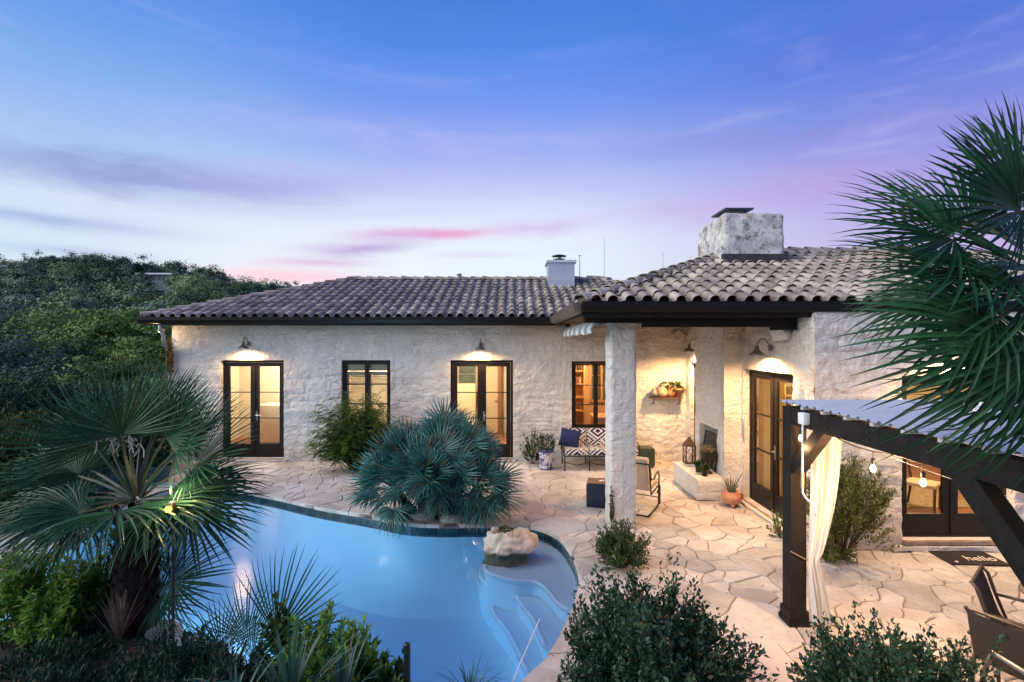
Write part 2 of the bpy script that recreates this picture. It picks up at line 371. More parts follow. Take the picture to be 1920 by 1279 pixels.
# ================================================================== survey of the house
YW = 12.73                    # front face of the long wing / porch back wall
XW0, XP = -8.55, 4.36         # left corner of the long wing; porch side wall
YF = 7.3                      # front face of the near (right) wing
DE, RUN, SL = 12.08, 3.72, .353
ZE = 3.655                    # tile top at the eaves
def relief(p):
    a = .020 * fbm(Vector((p.x * 2.1, p.y * 2.1, p.z * 4.2)), 2) + .016 * fbm(Vector((p.x * 6.5, p.y * 6.5, p.z * 9)), 2) + .007 * noise.noise(Vector((p.x * 19, p.y * 19, p.z * 21)))
    row = p.z / .19 + .45 * noise.noise(Vector((p.x * .9, p.y * .9, p.z * .6)))
    rf_ = math.floor(row); fr = row - rf_; j = min(fr, 1 - fr)
    ln = (p.x + p.y) / .43 + ((rf_ * 12.9898) % 1.0) * 7 + .35 * noise.noise(Vector((p.x, p.y, rf_ * 3.1)))
    lf_ = math.floor(ln); fl = ln - lf_; jl = min(fl, 1 - fl) * 2
    k_ = max(0, .55 + .9 * noise.noise(Vector((p.x * .7 + 5, p.y * .7, p.z * .7))))
    return a - .024 * k_ * (max(0, 1 - j / .16) ** 2 + .8 * max(0, 1 - jl / .16) ** 2) + .022 * k_ * noise.noise(Vector((rf_ * 5.7 + .3, lf_ * 3.3 + .2, .5)))
def cuts(a, b, step, extra):
    n = max(1, round((b - a) / step)); c = [a + (b - a) * i / n for i in range(n + 1)]
    for e in extra:
        if a < e < b:
            j = min(range(len(c)), key=lambda i: abs(c[i] - e))
            if 0 < j < len(c) - 1 and abs(c[j] - e) < (b - a) / n * .5 and c[j] not in extra: c[j] = e
            elif e not in c: c.append(e)
    return sorted(set(c))
def wall(name, O, U, N, w, h, openings, parent, depth=.16, step=.035, amp=1.0, mtl=None):
    O, U, N = Vector(O), Vector(U), Vector(N)
    us = cuts(0, w, step, [o[0] for o in openings] + [o[2] for o in openings]); vs_ = cuts(0, h, step, [o[1] for o in openings] + [o[3] for o in openings])
    mb = MB(); idx = {}
    def vert(i, j):
        if (i, j) not in idx:
            p = O + U * us[i] + Vector((0, 0, vs_[j])); d = relief(p) * amp
            idx[i, j] = len(mb.v); mb.v.append(tuple(p + N * d))
        return idx[i, j]
    inside = lambda i, j: any(o[0] - 1e-6 <= (us[i] + us[i + 1]) / 2 <= o[2] and o[1] - 1e-6 <= (vs_[j] + vs_[j + 1]) / 2 <= o[3] for o in openings)
    flip = U.cross(Vector((0, 0, 1))).dot(N) < 0
    nu, nv = len(us) - 1, len(vs_) - 1; back = {}
    def bk(i, j):
        if (i, j) not in back:
            p = O + U * us[i] + Vector((0, 0, vs_[j])) - N * depth; back[i, j] = len(mb.v); mb.v.append(tuple(p))
        return back[i, j]
    H = [[inside(i, j) for j in range(nv)] for i in range(nu)]
    for i in range(nu):
        for j in range(nv):
            if H[i][j]:
                for (di, dj, a, b) in ((-1, 0, (i, j), (i, j + 1)), (1, 0, (i + 1, j + 1), (i + 1, j)), (0, -1, (i + 1, j), (i, j)), (0, 1, (i, j + 1), (i + 1, j + 1))):
                    ii, jj = i + di, j + dj
                    if not (0 <= ii < nu and 0 <= jj < nv) or not H[ii][jj]:
                        f = (vert(*a), vert(*b), bk(*b), bk(*a)); mb.f.append(f if not flip else f[::-1])
                continue
            f = (vert(i, j), vert(i + 1, j), vert(i + 1, j + 1), vert(i, j + 1)); mb.f.append(f if not flip else f[::-1])
    mb.mi = [0] * len(mb.f)
    return mb.build(name, mtl or M_WALL, parent, angle=50)
def rough_box(name, a, b, parent, step=.06, amp=1.0, mtl=None, bottom=False, rnd=.02):
    bm = bmesh.new(); d = [b[i] - a[i] for i in range(3)]; vd = {}
    def vert(p):
        key = tuple(round(c, 4) for c in p)
        if key not in vd:
            q = Vector(p); c = Vector(((a[0] + b[0]) / 2, (a[1] + b[1]) / 2, (a[2] + b[2]) / 2))
            n = Vector([(1 if abs(p[i] - b[i]) < 1e-5 else -1 if abs(p[i] - a[i]) < 1e-5 else 0) for i in range(3)])
            cnt = sum(abs(x) for x in n); n = n.normalized() if cnt else n
            r = relief(q) * amp - (rnd if cnt > 1 else 0) * (1 + .6 * noise.noise(q * 6))
            vd[key] = bm.verts.new(q + n * r)
        return vd[key]
    for ax in range(3):
        u, v = [i for i in range(3) if i != ax]
        for side in (0, 1):
            if ax == 2 and side == 0 and not bottom: continue
            nu, nv = max(1, round(d[u] / step)), max(1, round(d[v] / step))
            def pt(i, j):
                p = [0, 0, 0]; p[ax] = b[ax] if side else a[ax]; p[u] = a[u] + d[u] * i / nu; p[v] = a[v] + d[v] * j / nv; return p
            for i in range(nu):
                for j in range(nv):
                    f = [vert(pt(i, j)), vert(pt(i + 1, j)), vert(pt(i + 1, j + 1)), vert(pt(i, j + 1))]
                    if (side == 1) == (ax == 1): f = f[::-1]
                    bm.faces.new(f)
    me = bpy.data.meshes.new(name); bm.to_mesh(me); bm.free(); me.materials.append(mtl or M_WALL)
    me.polygons.foreach_set('use_smooth', [True] * len(me.polygons)); me.set_sharp_from_angle(angle=R(50))
    return link(name, me, parent)

# ================================================================== house shell
house = thing('house', 'limewashed stone house with clay tiled hip roofs and a covered corner porch', 'house', (-2, 13, 0))
PXM = FPX / YW
def wx(px): return (px - 960) / PXM
def wz(py): return CH - (py - HY) / PXM
ops = {}
for nm, x0, x1, y0, y1 in (('door1', 413, 532, 677, 861), ('win2', 640, 732, 677, 806), ('door3', 844, 962, 677, 861), ('win4', 1072, 1164, 679, 807)):
    ops[nm] = (wx(x0) - XW0, wz(y1), wx(x1) - XW0, wz(y0))
wall('wall', (XW0, YW, 0), (1, 0, 0), (0, -1, 0), XP - XW0 + .02, 3.5, list(ops.values()), house)
wall('wall', (XW0, YW + 6, 0), (0, -1, 0), (-1, 0, 0), 6.0, 3.5, [], house, step=.12)
# porch side wall (faces left), openings for the porch door and the narrow door by the back wall
D5 = (9.58 - 7.85, .07, 9.58, 2.5)
wall('wall', (XP, 9.66, 0), (0, -1, 0), (-1, 0, 0), 9.66 - YF, 3.5, [(9.66 - 9.58, .06, 9.66 - 7.86, 2.5)], house, step=.04)
wall('wall', (XP, YW, 0), (0, -1, 0), (-1, 0, 0), YW - 11.1, 3.5, [(.32, .06, 1.25, 2.5)], house, step=.06)
DR = (5.62 - XP, .15, 7.24 - XP, 2.52)
wall('wall', (XP, YF, 0), (1, 0, 0), (0, -1, 0), 6.0, 3.5, [DR], house, step=.04)
wall('wall', (10.36, YF, 0), (0, 1, 0), (1, 0, 0), 8, 3.5, [], house, step=.2)
rough_box('pillar', (1.573, 8.15, 0), (2.008, 8.58, 3.47), house, step=.035, amp=.38)
# fireplace breast with its firebox
FBX = (9.94, 10.88, .425, 1.28)
wall('chimney_breast', (4.03, 11.14, 0), (0, -1, 0), (-1, 0, 0), 11.14 - 9.63, 3.5, [(11.14 - FBX[1], FBX[2], 11.14 - FBX[0], FBX[3])], house, depth=.45, step=.06, amp=.6)
wall('chimney_breast', (4.03, 9.63, 0), (1, 0, 0), (0, -1, 0), .36, 3.5, [], house, step=.06, amp=.6)
mb = MB(); mb.box((4.44, FBX[0] - .05, .4), (4.5, FBX[1] + .05, 1.32)); mb.build('firebox', M_BLACK, house)
rough_box('hearth', (3.48, 9.53, 0), (4.04, 10.97, .42), house, step=.06, amp=.5)

# ------------------------------------------------------------------ roofs
def tile_mesh(w=.244, L=.40, seed=0):
    """S-shaped clay tile: barrel and pan; local x across, y up the slope, z out of the slope"""
    rnd = random.Random(seed); prof = []
    bw = .158
    for i in range(9):
        a = math.pi * i / 8; prof.append((-bw / 2 * math.cos(a) , .078 * math.sin(a) ** .85))
    prof = [(-w / 2, .0), *[(x, z + .004) for x, z in prof], (w / 2 + .012, .0)]
    V = []; F = []; n = len(prof)
    for yy, lift, sc in ((0, .026, 1.03), (L, .0, .95)):
        for x, z in prof: V.append((x * (sc if abs(x) < .09 else 1), yy, z * sc + lift))
    for i in range(n - 1): F.append((i, i + 1, n + i + 1, n + i))
    for x, z in prof: V.append((x * .95, .003, (z * 1.03 - .009) + .026))
    for i in range(n - 1): F.append((2 * n + i, 2 * n + i + 1, i + 1, i))
    me = bpy.data.meshes.new('tile'); me.from_pydata(V, [], F); me.materials.append(M_TILE)
    me.polygons.foreach_set('use_smooth', [True] * len(me.polygons)); me.set_sharp_from_angle(angle=R(60)); me.update(); return me
TILES = [tile_mesh(seed=i) for i in range(2)]
def cap_mesh(L=.42, r0=.13, r1=.105):
    V = []; F = []; n = 9
    for yy, r, z0 in ((0, r0, .03), (L, r1, 0)):
        for i in range(n):
            a = math.pi * i / (n - 1); V.append((-r * math.cos(a), yy, r * .8 * math.sin(a) - .02 + z0))
    for i in range(n - 1): F.append((i, i + 1, n + i + 1, n + i))
    for i in range(n):
        a = math.pi * i / (n - 1); V.append((-(r0 - .018) * math.cos(a), .004, (r0 - .018) * .8 * math.sin(a) - .02 + .03))
    for i in range(n - 1): F.append((2 * n + i, 2 * n + i + 1, i + 1, i))
    me = bpy.data.meshes.new('ridge_tile'); me.from_pydata(V, [], F); me.materials.append(M_TILE)
    me.polygons.foreach_set('use_smooth', [True] * len(me.polygons)); me.set_sharp_from_angle(angle=R(60)); me.update(); return me
CAP = cap_mesh()
def slope_frame(x, s, y0):
    """point on a front slope: x along the eave, s metres up the slope from the eave line y0"""
    c = 1 / math.hypot(1, SL)
    return Vector((x, y0 + s * c, ZE - .06 + s * c * SL))
def roof(label, y0, x_left, x_right, run, ridge_x0, ridge_x1, hip_right, xvis, parts_max, clip_x=None):
    """front slope of a hip roof with single tiles; hips at 45 degrees in plan"""
    mb = MB(); zr = ZE - .06 + run * SL; yr = y0 + run; e = .05
    A = [(x_left, y0, ZE - .08), (x_right, y0, ZE - .08), (ridge_x1, yr, zr - .02), (ridge_x0, yr, zr - .02)]
    bk_ = yr + run
    A += [(x_left, bk_, ZE - .08), (x_right, bk_, ZE - .08)]
    mb.add(A, [(0, 1, 2, 3), (4, 0, 3), (5, 4, 3, 2), (1, 5, 2), (0, 4, 5, 1)])
    rf = mb.build('roof', M_SOFF, house)
    rf['label'] = label
    pit = math.atan(SL); M0 = Matrix.Rotation(pit, 4, 'X'); c = math.cos(pit)
    ex = .343; w = .244; n_r = int(run / c / ex) + 1; pcs = []
    for r in range(n_r):
        s = r * ex - .06
        ytop = (s + ex * .5) * c
        xl = x_left + max(0, ytop); xr = x_right - max(0, ytop) if hip_right else x_right
        nc0 = int(math.floor((x_left - .2) / w)); nc1 = int(math.ceil((x_right + .2) / w))
        for cidx in range(nc0, nc1 + 1):
            x = cidx * w
            if x < xl - w * .9 or x > xr + w * .9: continue
            if (s + .36) * c > run + .12 and r > 0 and s * c > run - .1: continue
            p = slope_frame(x, s, y0)
            pcs.append((p, x, s, x - w < x_left + (s + .42) * c + .02, hip_right and x + w > x_right - (s + .42) * c - .02))
    # visible ones first, nearest the camera first
    pcs.sort(key=lambda t: (0 if xvis[0] <= t[1] <= xvis[1] else 1, t[2], abs(t[1] - sum(xvis) / 2)))
    rest = MB(); cnt = 0
    for i, (p, x, s, hl, hr) in enumerate(pcs):
        rj = random.Random(hash((round(x, 2), round(s, 2))) & 0xffff)
        M = Matrix.Translation(p + Vector((rj.uniform(-.006, .006), 0, rj.uniform(-.004, .004)))) @ M0 @ Matrix.Rotation(rj.uniform(-.035, .035), 4, 'Z') @ Matrix.Rotation(rj.uniform(-.016, .016), 4, 'X') @ Matrix.Translation((0, rj.choice((0, 0, 0, 0, -.02, .012)), 0))
        me = TILES[i % 2]
        if hl or hr:
            bm = bmesh.new(); bm.from_mesh(me); bmesh.ops.transform(bm, matrix=M, verts=bm.verts)
            if hl: bmesh.ops.bisect_plane(bm, geom=bm.verts[:] + bm.edges[:] + bm.faces[:], plane_co=(x_left, y0, 0), plane_no=(-1, 1, 0), clear_outer=True)
            if hr: bmesh.ops.bisect_plane(bm, geom=bm.verts[:] + bm.edges[:] + bm.faces[:], plane_co=(x_right, y0, 0), plane_no=(1, 1, 0), clear_outer=True)
            if len(bm.faces) < 3: bm.free(); continue
            bmesh.ops.transform(bm, matrix=M.inverted(), verts=bm.verts)
            me = bpy.data.meshes.new('tile'); bm.to_mesh(me); bm.free(); me.materials.clear(); me.materials.append(M_TILE)
        if cnt < parts_max: link('tile', me, rf, WORLD[rf.name].inverted() @ M); cnt += 1
        else: rest.add([M @ v.co for v in me.vertices], [tuple(f.vertices) for f in me.polygons])
    if rest.v:
        o = rest.build('roof_tiles', M_TILE, rf, angle=60); o['kind'] = 'stuff'
    # ridge and hip caps
    def caps(a, b):
        a, b = Vector(a), Vector(b); d = b - a; n = max(1, int(d.length / .36)); u = d.normalized()
        xx = Vector((u.y, -u.x, 0)).normalized(); zz = xx.cross(u)
        Rm = Matrix((xx, u, zz)).transposed().to_4x4()
        for i in range(n + 1):
            M = Matrix.Translation(a + u * (i * .36) + Vector((0, 0, random.uniform(-.006, .006)))) @ Rm
            link('ridge_tile', CAP, rf, WORLD[rf.name].inverted() @ M)
    up = .03
    bed = MB()
    for a_, b_ in (((x_left, y0, ZE - .05), (ridge_x0, yr, zr + .02)), ((ridge_x0, yr, zr + .02), (ridge_x1, yr, zr + .02))):
        a_, b_ = Vector(a_), Vector(b_); u_ = (b_ - a_).normalized(); s_ = Vector((u_.y, -u_.x, 0)).normalized()
        bed.sweep([(-.10, -.10), (.10, -.10), (.07, .045), (-.07, .045)], [(a_, s_, (0, 0, 1)), (b_, s_, (0, 0, 1))])
    bed.build('mortar_bed', mat('mortar', (.10, .09, .085), rough=.95, var=.3), rf)
    caps((x_left - .04, y0 - .04, ZE - .08 + up), (ridge_x0, yr, zr + up))
    caps((ridge_x0 + .15, yr, zr + up), (ridge_x1, yr, zr + up))
    if hip_right: caps((x_right, y0, ZE - .08 + up), (ridge_x1, yr, zr + up))
    return rf
roof_long = roof('long tiled hip roof over the rear wing', DE, -8.75, 6.4, RUN, -8.75 + RUN, 6.4 - RUN, True, (-8.6, 1.3), 240)
YE2, RUN2 = 7.36, 3.9
roof_near = roof('tiled hip roof over the porch and near wing', YE2, 1.02, 12.2, RUN2, 1.02 + RUN2, 12.2 - RUN2, False, (1.0, 6.9), 230)
# gutters: profile in (outward, up)
GP = [(0, 0), (.10, .02), (.125, .09), (.13, .165), (.105, .165), (.1, .15), (0, .15)]
ZG = 3.425
def gutter(a, b, outw, mtl, nm='gutter'):
    a, b = Vector(a), Vector(b); m_ = MB().sweep(GP, [(a, outw, (0, 0, 1)), (b, outw, (0, 0, 1))]); return m_.build(nm, mtl, house)
gutter((-8.86, DE + .02, ZG), (.99, DE + .02, ZG), (0, -1, 0), M_GUT)
gutter((1.0, YE2 + .02, ZG), (12.2, YE2 + .02, ZG), (0, -1, 0), M_GUT)
gutter((1.02, YE2 + .02, ZG), (1.02, DE - .1, ZG), (-1, 0, 0), mat('warm_lit_gutter', (.10, .08, .06), rough=.4))  # side run: warm light on it is put into the lighter brown
# fascia boards, soffits, porch ceiling, porch beam
mb = MB(); mb.box((-8.8, DE + .021, ZG - .03), (1.06, DE + .06, ZE - .02)); mb.build('fascia', M_GUT, house)
mb = MB(); mb.box((1.03, YE2 + .021, ZG - .06), (12.2, YE2 + .06, ZE - .02)); mb.build('fascia', M_WOODD, house)
mb = MB(); mb.box((1.022, YE2 + .061, ZG - .03), (1.06, DE, ZE - .02)); mb.build('fascia', M_WOODD, house)
mb = MB(); mb.box((-8.7, DE + .061, ZG - .02), (1.3, YW + .3, ZG + .02)); mb.build('soffit', M_SOFF, house)
mb = MB(); mb.box((1.061, YE2 + .061, ZG + .02), (4.6, YW + .3, ZG + .06)); mb.build('porch_ceiling', M_SOFF, house)
mb = MB(); mb.box((4.6, YE2 + .061, ZG + .02), (12, YF + .4, ZG + .06)); mb.build('soffit', M_SOFF, house)
mb = MB(); mb.box((2.03, 7.72, 3.235), (4.33, 7.95, ZG + .018)); mb.box((4.05, 7.70, 3.19), (4.335, 7.97, 3.234)); mb.build('porch_beam', M_WOODD, house)
mb = MB(); mb.box((1.12, 7.74, 3.30), (2.02, 7.93, ZG + .018)); mb.build('porch_beam', M_WOODD, house)
# stone chimney, flashing and spark cap
chx0, chy0 = 4.18, 9.98; cw, cdp = 1.2, 1.46; cz = CH + 241 * chy0 / FPX
ch = rough_box('chimney', (chx0, chy0, 4.0), (chx0 + cw, chy0 + cdp, cz), house, step=.06, amp=.75, mtl=M_CHIM, rnd=.03)
ch['label'] = 'weathered pale stone chimney with a flat dark cap'
mb = MB(); zb = 4.57
mb.sweep([(-.04, 0), (cw + .04, 0), (cw + .04, .16), (-.04, .16)], [((chx0, chy0 - .05, zb), (1, 0, 0), (0, 0, 1)), ((chx0, chy0 + .05, zb), (1, 0, 0), (0, 0, 1))])
mb.build('flashing', mat('lead_flashing', (.04, .036, .036), rough=.55, var=.3), ch)
mb = MB(); cxm, cym = chx0 + .42, chy0 + .62
mb.cbox((cxm, cym, cz + .15), (.58, .72, .03)); mb.build('chimney_cap', mat('cap_metal', (.05, .06, .065), rough=.5), ch)
mb = MB(); mb.cbox((cxm - .02, cym, cz + .06), (.34, .46, .15)); mb.build('spark_mesh', mat('cap_mesh', (.16, .18, .19), rough=.6, var=.5, vscale=60), ch)
# metal chimney on the long roof
mc = MB(); y_ = 14.9; p0 = P(1028, 527, y_); p1 = P(1077.5, 494, y_); zmt = p1.z
mc.box((p0.x, y_, p0.z - .25), (p1.x, y_ + .8, zmt)); mch = mc.build('metal_chimney', M_STEEL, house); mch['label'] = 'pale blue steel chimney box on the ridge'
m2 = MB(); m2.box((p0.x - .05, y_ - .05, zmt), (p1.x + .05, y_ + .85, zmt + .075)); m2.build('lid', mat('pale_metal', (.62, .65, .68), rough=.4, metal=.3), mch)
m2 = MB(); xc = (p0.x + p1.x) / 2 - .03
m2.lathe([(.2, 0), (.23, .03), (.14, .08), (.14, .1)], 18, (xc, y_ + .4, zmt + .076)); m2.tube([(xc + .02, y_ + .4, zmt + .1), (xc + .02, y_ + .4, zmt + .25)], .03)
for dx_, dy_ in ((-.17, 0), (.17, 0), (0, .17), (0, -.17)): m2.tube([(xc + dx_, y_ + .4 + dy_, zmt + .1), (xc + dx_, y_ + .4 + dy_, zmt + .26)], .008, 5)
m2.build('flue', mat('dark_flue', (.05, .055, .06), rough=.5, metal=.5), mch)
m2 = MB(); m2.lathe([(.0, .05), (.12, .04), (.22, .012), (.22, 0), (0, .006)], 20, (xc, y_ + .4, zmt + .25)); m2.build('flue_cap', mat('dark_flue'), mch, smooth=True)
m2 = MB(); pv = P(861, 522, 15.7); m2.lathe([(.05, -.25), (.05, .06), (.085, .07), (.085, .11), (.0, .13)], 14, pv); m2.build('vent_pipe', mat('vent', (.3, .27, .26), rough=.6), house)

# ------------------------------------------------------------------ doors and windows
def joinery(kind, O, U, N, w, h, rec=.12, rows=3, depth=.07, handle=True, label=None, twin=True, glassrows=None):
    """O: lower left corner of the opening on the wall face (seen from outside), U along it, N outward"""
    O, U, N = Vector(O), Vector(U), Vector(N); Z = Vector((0, 0, 1)); B = O - N * rec
    def bx(mb, u0, v0, u1, v1, d0, d1):
        c = [B + U * a + Z * b + N * d for d in (d0, d1) for a, b in ((u0, v0), (u1, v0), (u1, v1), (u0, v1))]
        mb.add(c, [(0, 3, 2, 1), (4, 5, 6, 7), (0, 1, 5, 4), (1, 2, 6, 5), (2, 3, 7, 6), (3, 0, 4, 7)])
    fr = MB(); ft = .055 if kind == 'window' else .06
    bx(fr, 0, 0, ft, h, -depth, 0); bx(fr, w - ft, 0, w, h, -depth, 0); bx(fr, ft, h - ft, w - ft, h, -depth, 0)
    bx(fr, ft, 0, w - ft, .04, -depth, 0)
    f = fr.build('french_door' if kind == 'door' else 'window', M_DARK, house)
    if label: f['label'] = label
    st = .105 if kind == 'door' else .05; top = .10 if kind == 'door' else .05; bot = .29 if kind == 'door' else .07
    x0, x1 = ft + .004, w - ft - .004; mid = (x0 + x1) / 2
    leaves = [(x0, mid - .003), (mid + .003, x1)] if twin else [(x0, x1)]
    for li, (a, b) in enumerate(leaves):
        lf = MB(); d0, d1 = -.055, -.010
        bx(lf, a, .045, a + st, h - ft - .004, d0, d1); bx(lf, b - st, .045, b, h - ft - .004, d0, d1)
        bx(lf, a + st, h - ft - .004 - top, b - st, h - ft - .004, d0, d1); bx(lf, a + st, .045, b - st, .045 + bot, d0, d1)
        g0, g1 = .045 + bot, h - ft - .004 - top
        for r in range(1, rows):
            z = g0 + (g1 - g0) * r / rows; bx(lf, a + st, z - .011, b - st, z + .011, d0 + .008, d1 - .006)
        lo = lf.build('door_leaf' if kind == 'door' else 'sash', M_DARK, f)
        for r in range(rows):
            z0 = g0 + (g1 - g0) * r / rows + .011; z1 = g0 + (g1 - g0) * (r + 1) / rows - .011
            gm = MB(); c = [B + U * a_ + Z * b_ - N * .034 for a_, b_ in ((a + st, z0), (b - st, z0), (b - st, z1), (a + st, z1))]
            gm.add(c, [(0, 1, 2, 3)]); gm.build('pane', M_GLASS, f)
    if kind == 'door':
        as_ = MB(); bx(as_, mid - .012, .05, mid + .012, h - ft - .01, -.008, .006); as_.build('astragal', M_DARK, f)
        if handle:
            hm = MB(); hx = mid + .055
            bx(hm, hx - .02, .93, hx + .02, 1.17, -.0095, -.002); p = B + U * hx + Z * 1.07
            hm.tube([p - N * .003, p + N * .05, p + N * .055 + U * .03, p + N * .055 + U * .12], .011, 6); hm.build('handle', M_BRASS, f)
        th = MB(); bx(th, 0, -.05, w, -.001, -depth - .03, rec + .05); th.build('threshold', mat('threshold_metal', (.30, .22, .15), rough=.5, var=.2), f)
    return f
def on_front(nm): o = ops[nm]; return (XW0 + o[0], YW, o[1]), o[2] - o[0], o[3] - o[1]
for nm, kd, rec in (('door1', 'door', .13), ('win2', 'window', .09), ('door3', 'door', .09), ('win4', 'window', .07)):
    O, w_, h_ = on_front(nm); joinery(kd, O, (1, 0, 0), (0, -1, 0), w_, h_, rec)
joinery('door', (XP, 9.58, .06), (0, -1, 0), (-1, 0, 0), 9.58 - 7.86, 2.44, .13)
joinery('door', (XP, YW - .32, .06), (0, -1, 0), (-1, 0, 0), .93, 2.44, .10, twin=False)
joinery('door', (5.62, YF, .15), (1, 0, 0), (0, -1, 0), 1.62, 2.37, .12, rows=2)
for a, b in (((5.45, YF - .08, .0), (7.5, YF + .1, .09)), ((wx(405), YW - .1, .0), (wx(540), YW + .1, .06)), ((wx(838), YW - .1, .0), (wx(968), YW + .1, .06))):
    rough_box('doorstep', a, b, house, step=.08, amp=.4)
rough_box('doorstep', (4.24, 7.7, 0), (4.48, 9.7, .055), house, step=.08, amp=.4)

# ------------------------------------------------------------------ rooms behind the glass
def room(x0, x1, y0, y1, z1=2.8, wallm=None, floorm=None, left=True):
    m_ = MB()
    m_.add([(x0, y0, .03), (x1, y0, .03), (x1, y1, .03), (x0, y1, .03), (x0, y0, z1), (x1, y0, z1), (x1, y1, z1), (x0, y1, z1)], [(3, 2, 6, 7), (2, 1, 5, 6), (4, 7, 6, 5)] + ([(0, 3, 7, 4)] if left else []))
    struct(m_.build('interior_wall', wallm or M_ROOM))
    m_ = MB(); m_.add([(x0, y0, .05), (x1, y0, .05), (x1, y1, .05), (x0, y1, .05)], [(0, 1, 2, 3)]); struct(m_.build('interior_floor', floorm or M_FLOOR))
def ceiling_lamp(loc, power, label, col=(1.0, .84, .62), z=2.79, ln=.0):
    t_ = thing('ceiling_lamp', label, 'ceiling lamp', (loc[0], loc[1], z), group='lamps inside the rooms')
    m_ = MB(); m_.lathe([(.0, -.1), (.15, -.09), (.2, -.02)], 16, (loc[0], loc[1], z)); m_.build('shade', emis('lit_lampshade', (1, .74, .42), 3), t_, smooth=True)
    m_ = MB(); m_.lathe([(.09, -.02), (.09, 0)], 14, (loc[0], loc[1], z)); m_.build('canopy', M_WHITE, t_)
    lamp('room_light', 'POINT', (loc[0], loc[1], z - .2), power, col, t_, .12)
YR = YW + .2
room(XW0 + .15, -4.55, YR, 15.6); ceiling_lamp((-6.4, 14.6), 230, 'lit ceiling lamp in the room behind the leftmost glass doors')
room(-4.5, -2.45, YR, 14.2); ceiling_lamp((-3.5, 13.7), 130, 'lit ceiling lamp in the shuttered window room')
room(-2.4, .95, YR, 16.4); ceiling_lamp((-1.3, 14.2), 230, 'lit ceiling lamp in the bedroom behind the fan palm')
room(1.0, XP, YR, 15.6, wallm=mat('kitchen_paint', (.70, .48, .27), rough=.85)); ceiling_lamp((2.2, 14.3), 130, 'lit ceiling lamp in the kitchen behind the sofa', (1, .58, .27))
room(XP + .2, 10.2, YF + .2, 12.4, left=False); ceiling_lamp((7.6, 9.6), 230, 'lit ceiling lamp in the room with red floorboards', (1, .68, .38)); ceiling_lamp((5.0, 8.5), 60, 'lit ceiling lamp by the curtained porch door', (1, .7, .3))

# room 1: tall cupboard and a low bench
m_ = MB(); m_.box((-5.72, 14.2, .06), (-5.5, 15.55, 2.7)); tag(m_.build('partition', mat('cream_paint', (.80, .72, .58), rough=.8)), 'pale partition seen through the leftmost glass doors', 'partition')
m_ = MB(); m_.cbox((-6.95, 15.0, .62), (.9, .7, 1.1), bev=.05); tag(m_.build('cupboard', mat('cream_paint'), angle=40), 'low pale cupboard inside the leftmost glass doors', 'cupboard')
# room 2: louvred shutters close behind the window
t_ = thing('louvred_shutters', 'closed cream louvred shutters inside the two-light window', 'shutters', (wx(686), YR + .1, .9))
for s0, s1 in ((wx(645), wx(685)), (wx(687), wx(728))):
    m_ = MB(); y0 = YR + .02
    for a, b, c, d in ((s0, .82, s0 + .06, 2.24), (s1 - .06, .82, s1, 2.24), (s0 + .06, 2.14, s1 - .06, 2.24), (s0 + .06, .82, s1 - .06, .92)): m_.box((a, y0, b), (c, y0 + .03, d))
    m_.build('shutter_frame', mat('shutter_paint', (.80, .66, .42), rough=.6), t_)
    z = .94
    sm = MB(); sm.cbox((0, 0, 0), (s1 - s0 - .125, .045, .008), Matrix.Rotation(R(38), 3, 'X')); sme = sm.mesh('slat', mat('shutter_paint'))
    while z < 2.13:
        link('slat', sme, t_, WORLD[t_.name].inverted() @ Matrix.Translation(((s0 + s1) / 2, y0 + .015, z))); z += .042
m_ = MB(); m_.box((wx(640), YR + .005, 2.26), (wx(732), YR + .02, 2.6)); tag(m_.build('roller_blind', mat('blind_cloth', (.82, .68, .42), rough=.9)), 'pale roller blind above the louvred shutters', 'blind')
# bedroom behind the fan palm: far window, door with red frame, bed, lamp
def paned_window(name, label, cx, y, z0, z1, w, frame, glassm):
    t_ = thing(name, label, 'window', (cx, y, z0))
    m_ = MB(); a = .06
    m_.box((cx - w / 2, y - .05, z0), (cx - w / 2 + a, y, z1)); m_.box((cx + w / 2 - a, y - .05, z0), (cx + w / 2, y, z1)); m_.box((cx - w / 2 + a, y - .05, z1 - a), (cx + w / 2 - a, y, z1)); m_.box((cx - w / 2 + a, y - .05, z0), (cx + w / 2 - a, y, z0 + a))
    m_.box((cx - .03, y - .05, z0 + a), (cx + .03, y, z1 - a)); m_.build('frame', frame, t_)
    for s in (-1, 1):
        for r in range(3):
            h = (z1 - z0 - 2 * a) / 3; u0, u1 = (cx - w / 2 + a, cx - .03) if s < 0 else (cx + .03, cx + w / 2 - a)
            m_ = MB(); m_.box((u0 + .012, y - .03, z0 + a + r * h + .012), (u1 - .012, y - .02, z0 + a + (r + 1) * h - .012)); m_.build('pane', glassm, t_)
gm = mat('dusk_window_pane', (.10, .13, .10), rough=.15, var=.4, vscale=2)
redw = mat('red_wood', (.34, .14, .07), rough=.5); crw = mat('cream_trim', (.78, .62, .36), rough=.6)
paned_window('bedroom_window', 'dark paned window with pink frame deep in the bedroom', -1.75, 16.38, .95, 2.5, 1.3, mat('pink_wood', (.62, .36, .22), rough=.5), gm)
paned_window('bedroom_window', 'dark paned window at the right of the bedroom', .35, 16.38, 1.0, 2.5, .9, crw, gm)
t_ = thing('bedroom_door', 'cream inner door with a red wooden frame in the bedroom', 'door', (-.65, 16.3, .05))
m_ = MB(); m_.box((-.98, 16.3, .06), (-.46, 16.35, 2.42)); m_.build('leaf', crw, t_)
m_ = MB(); m_.box((-.46, 16.24, .06), (-.34, 16.37, 2.5)); m_.box((-1.06, 16.24, 2.43), (-.461, 16.37, 2.52)); m_.build('frame', redw, t_)
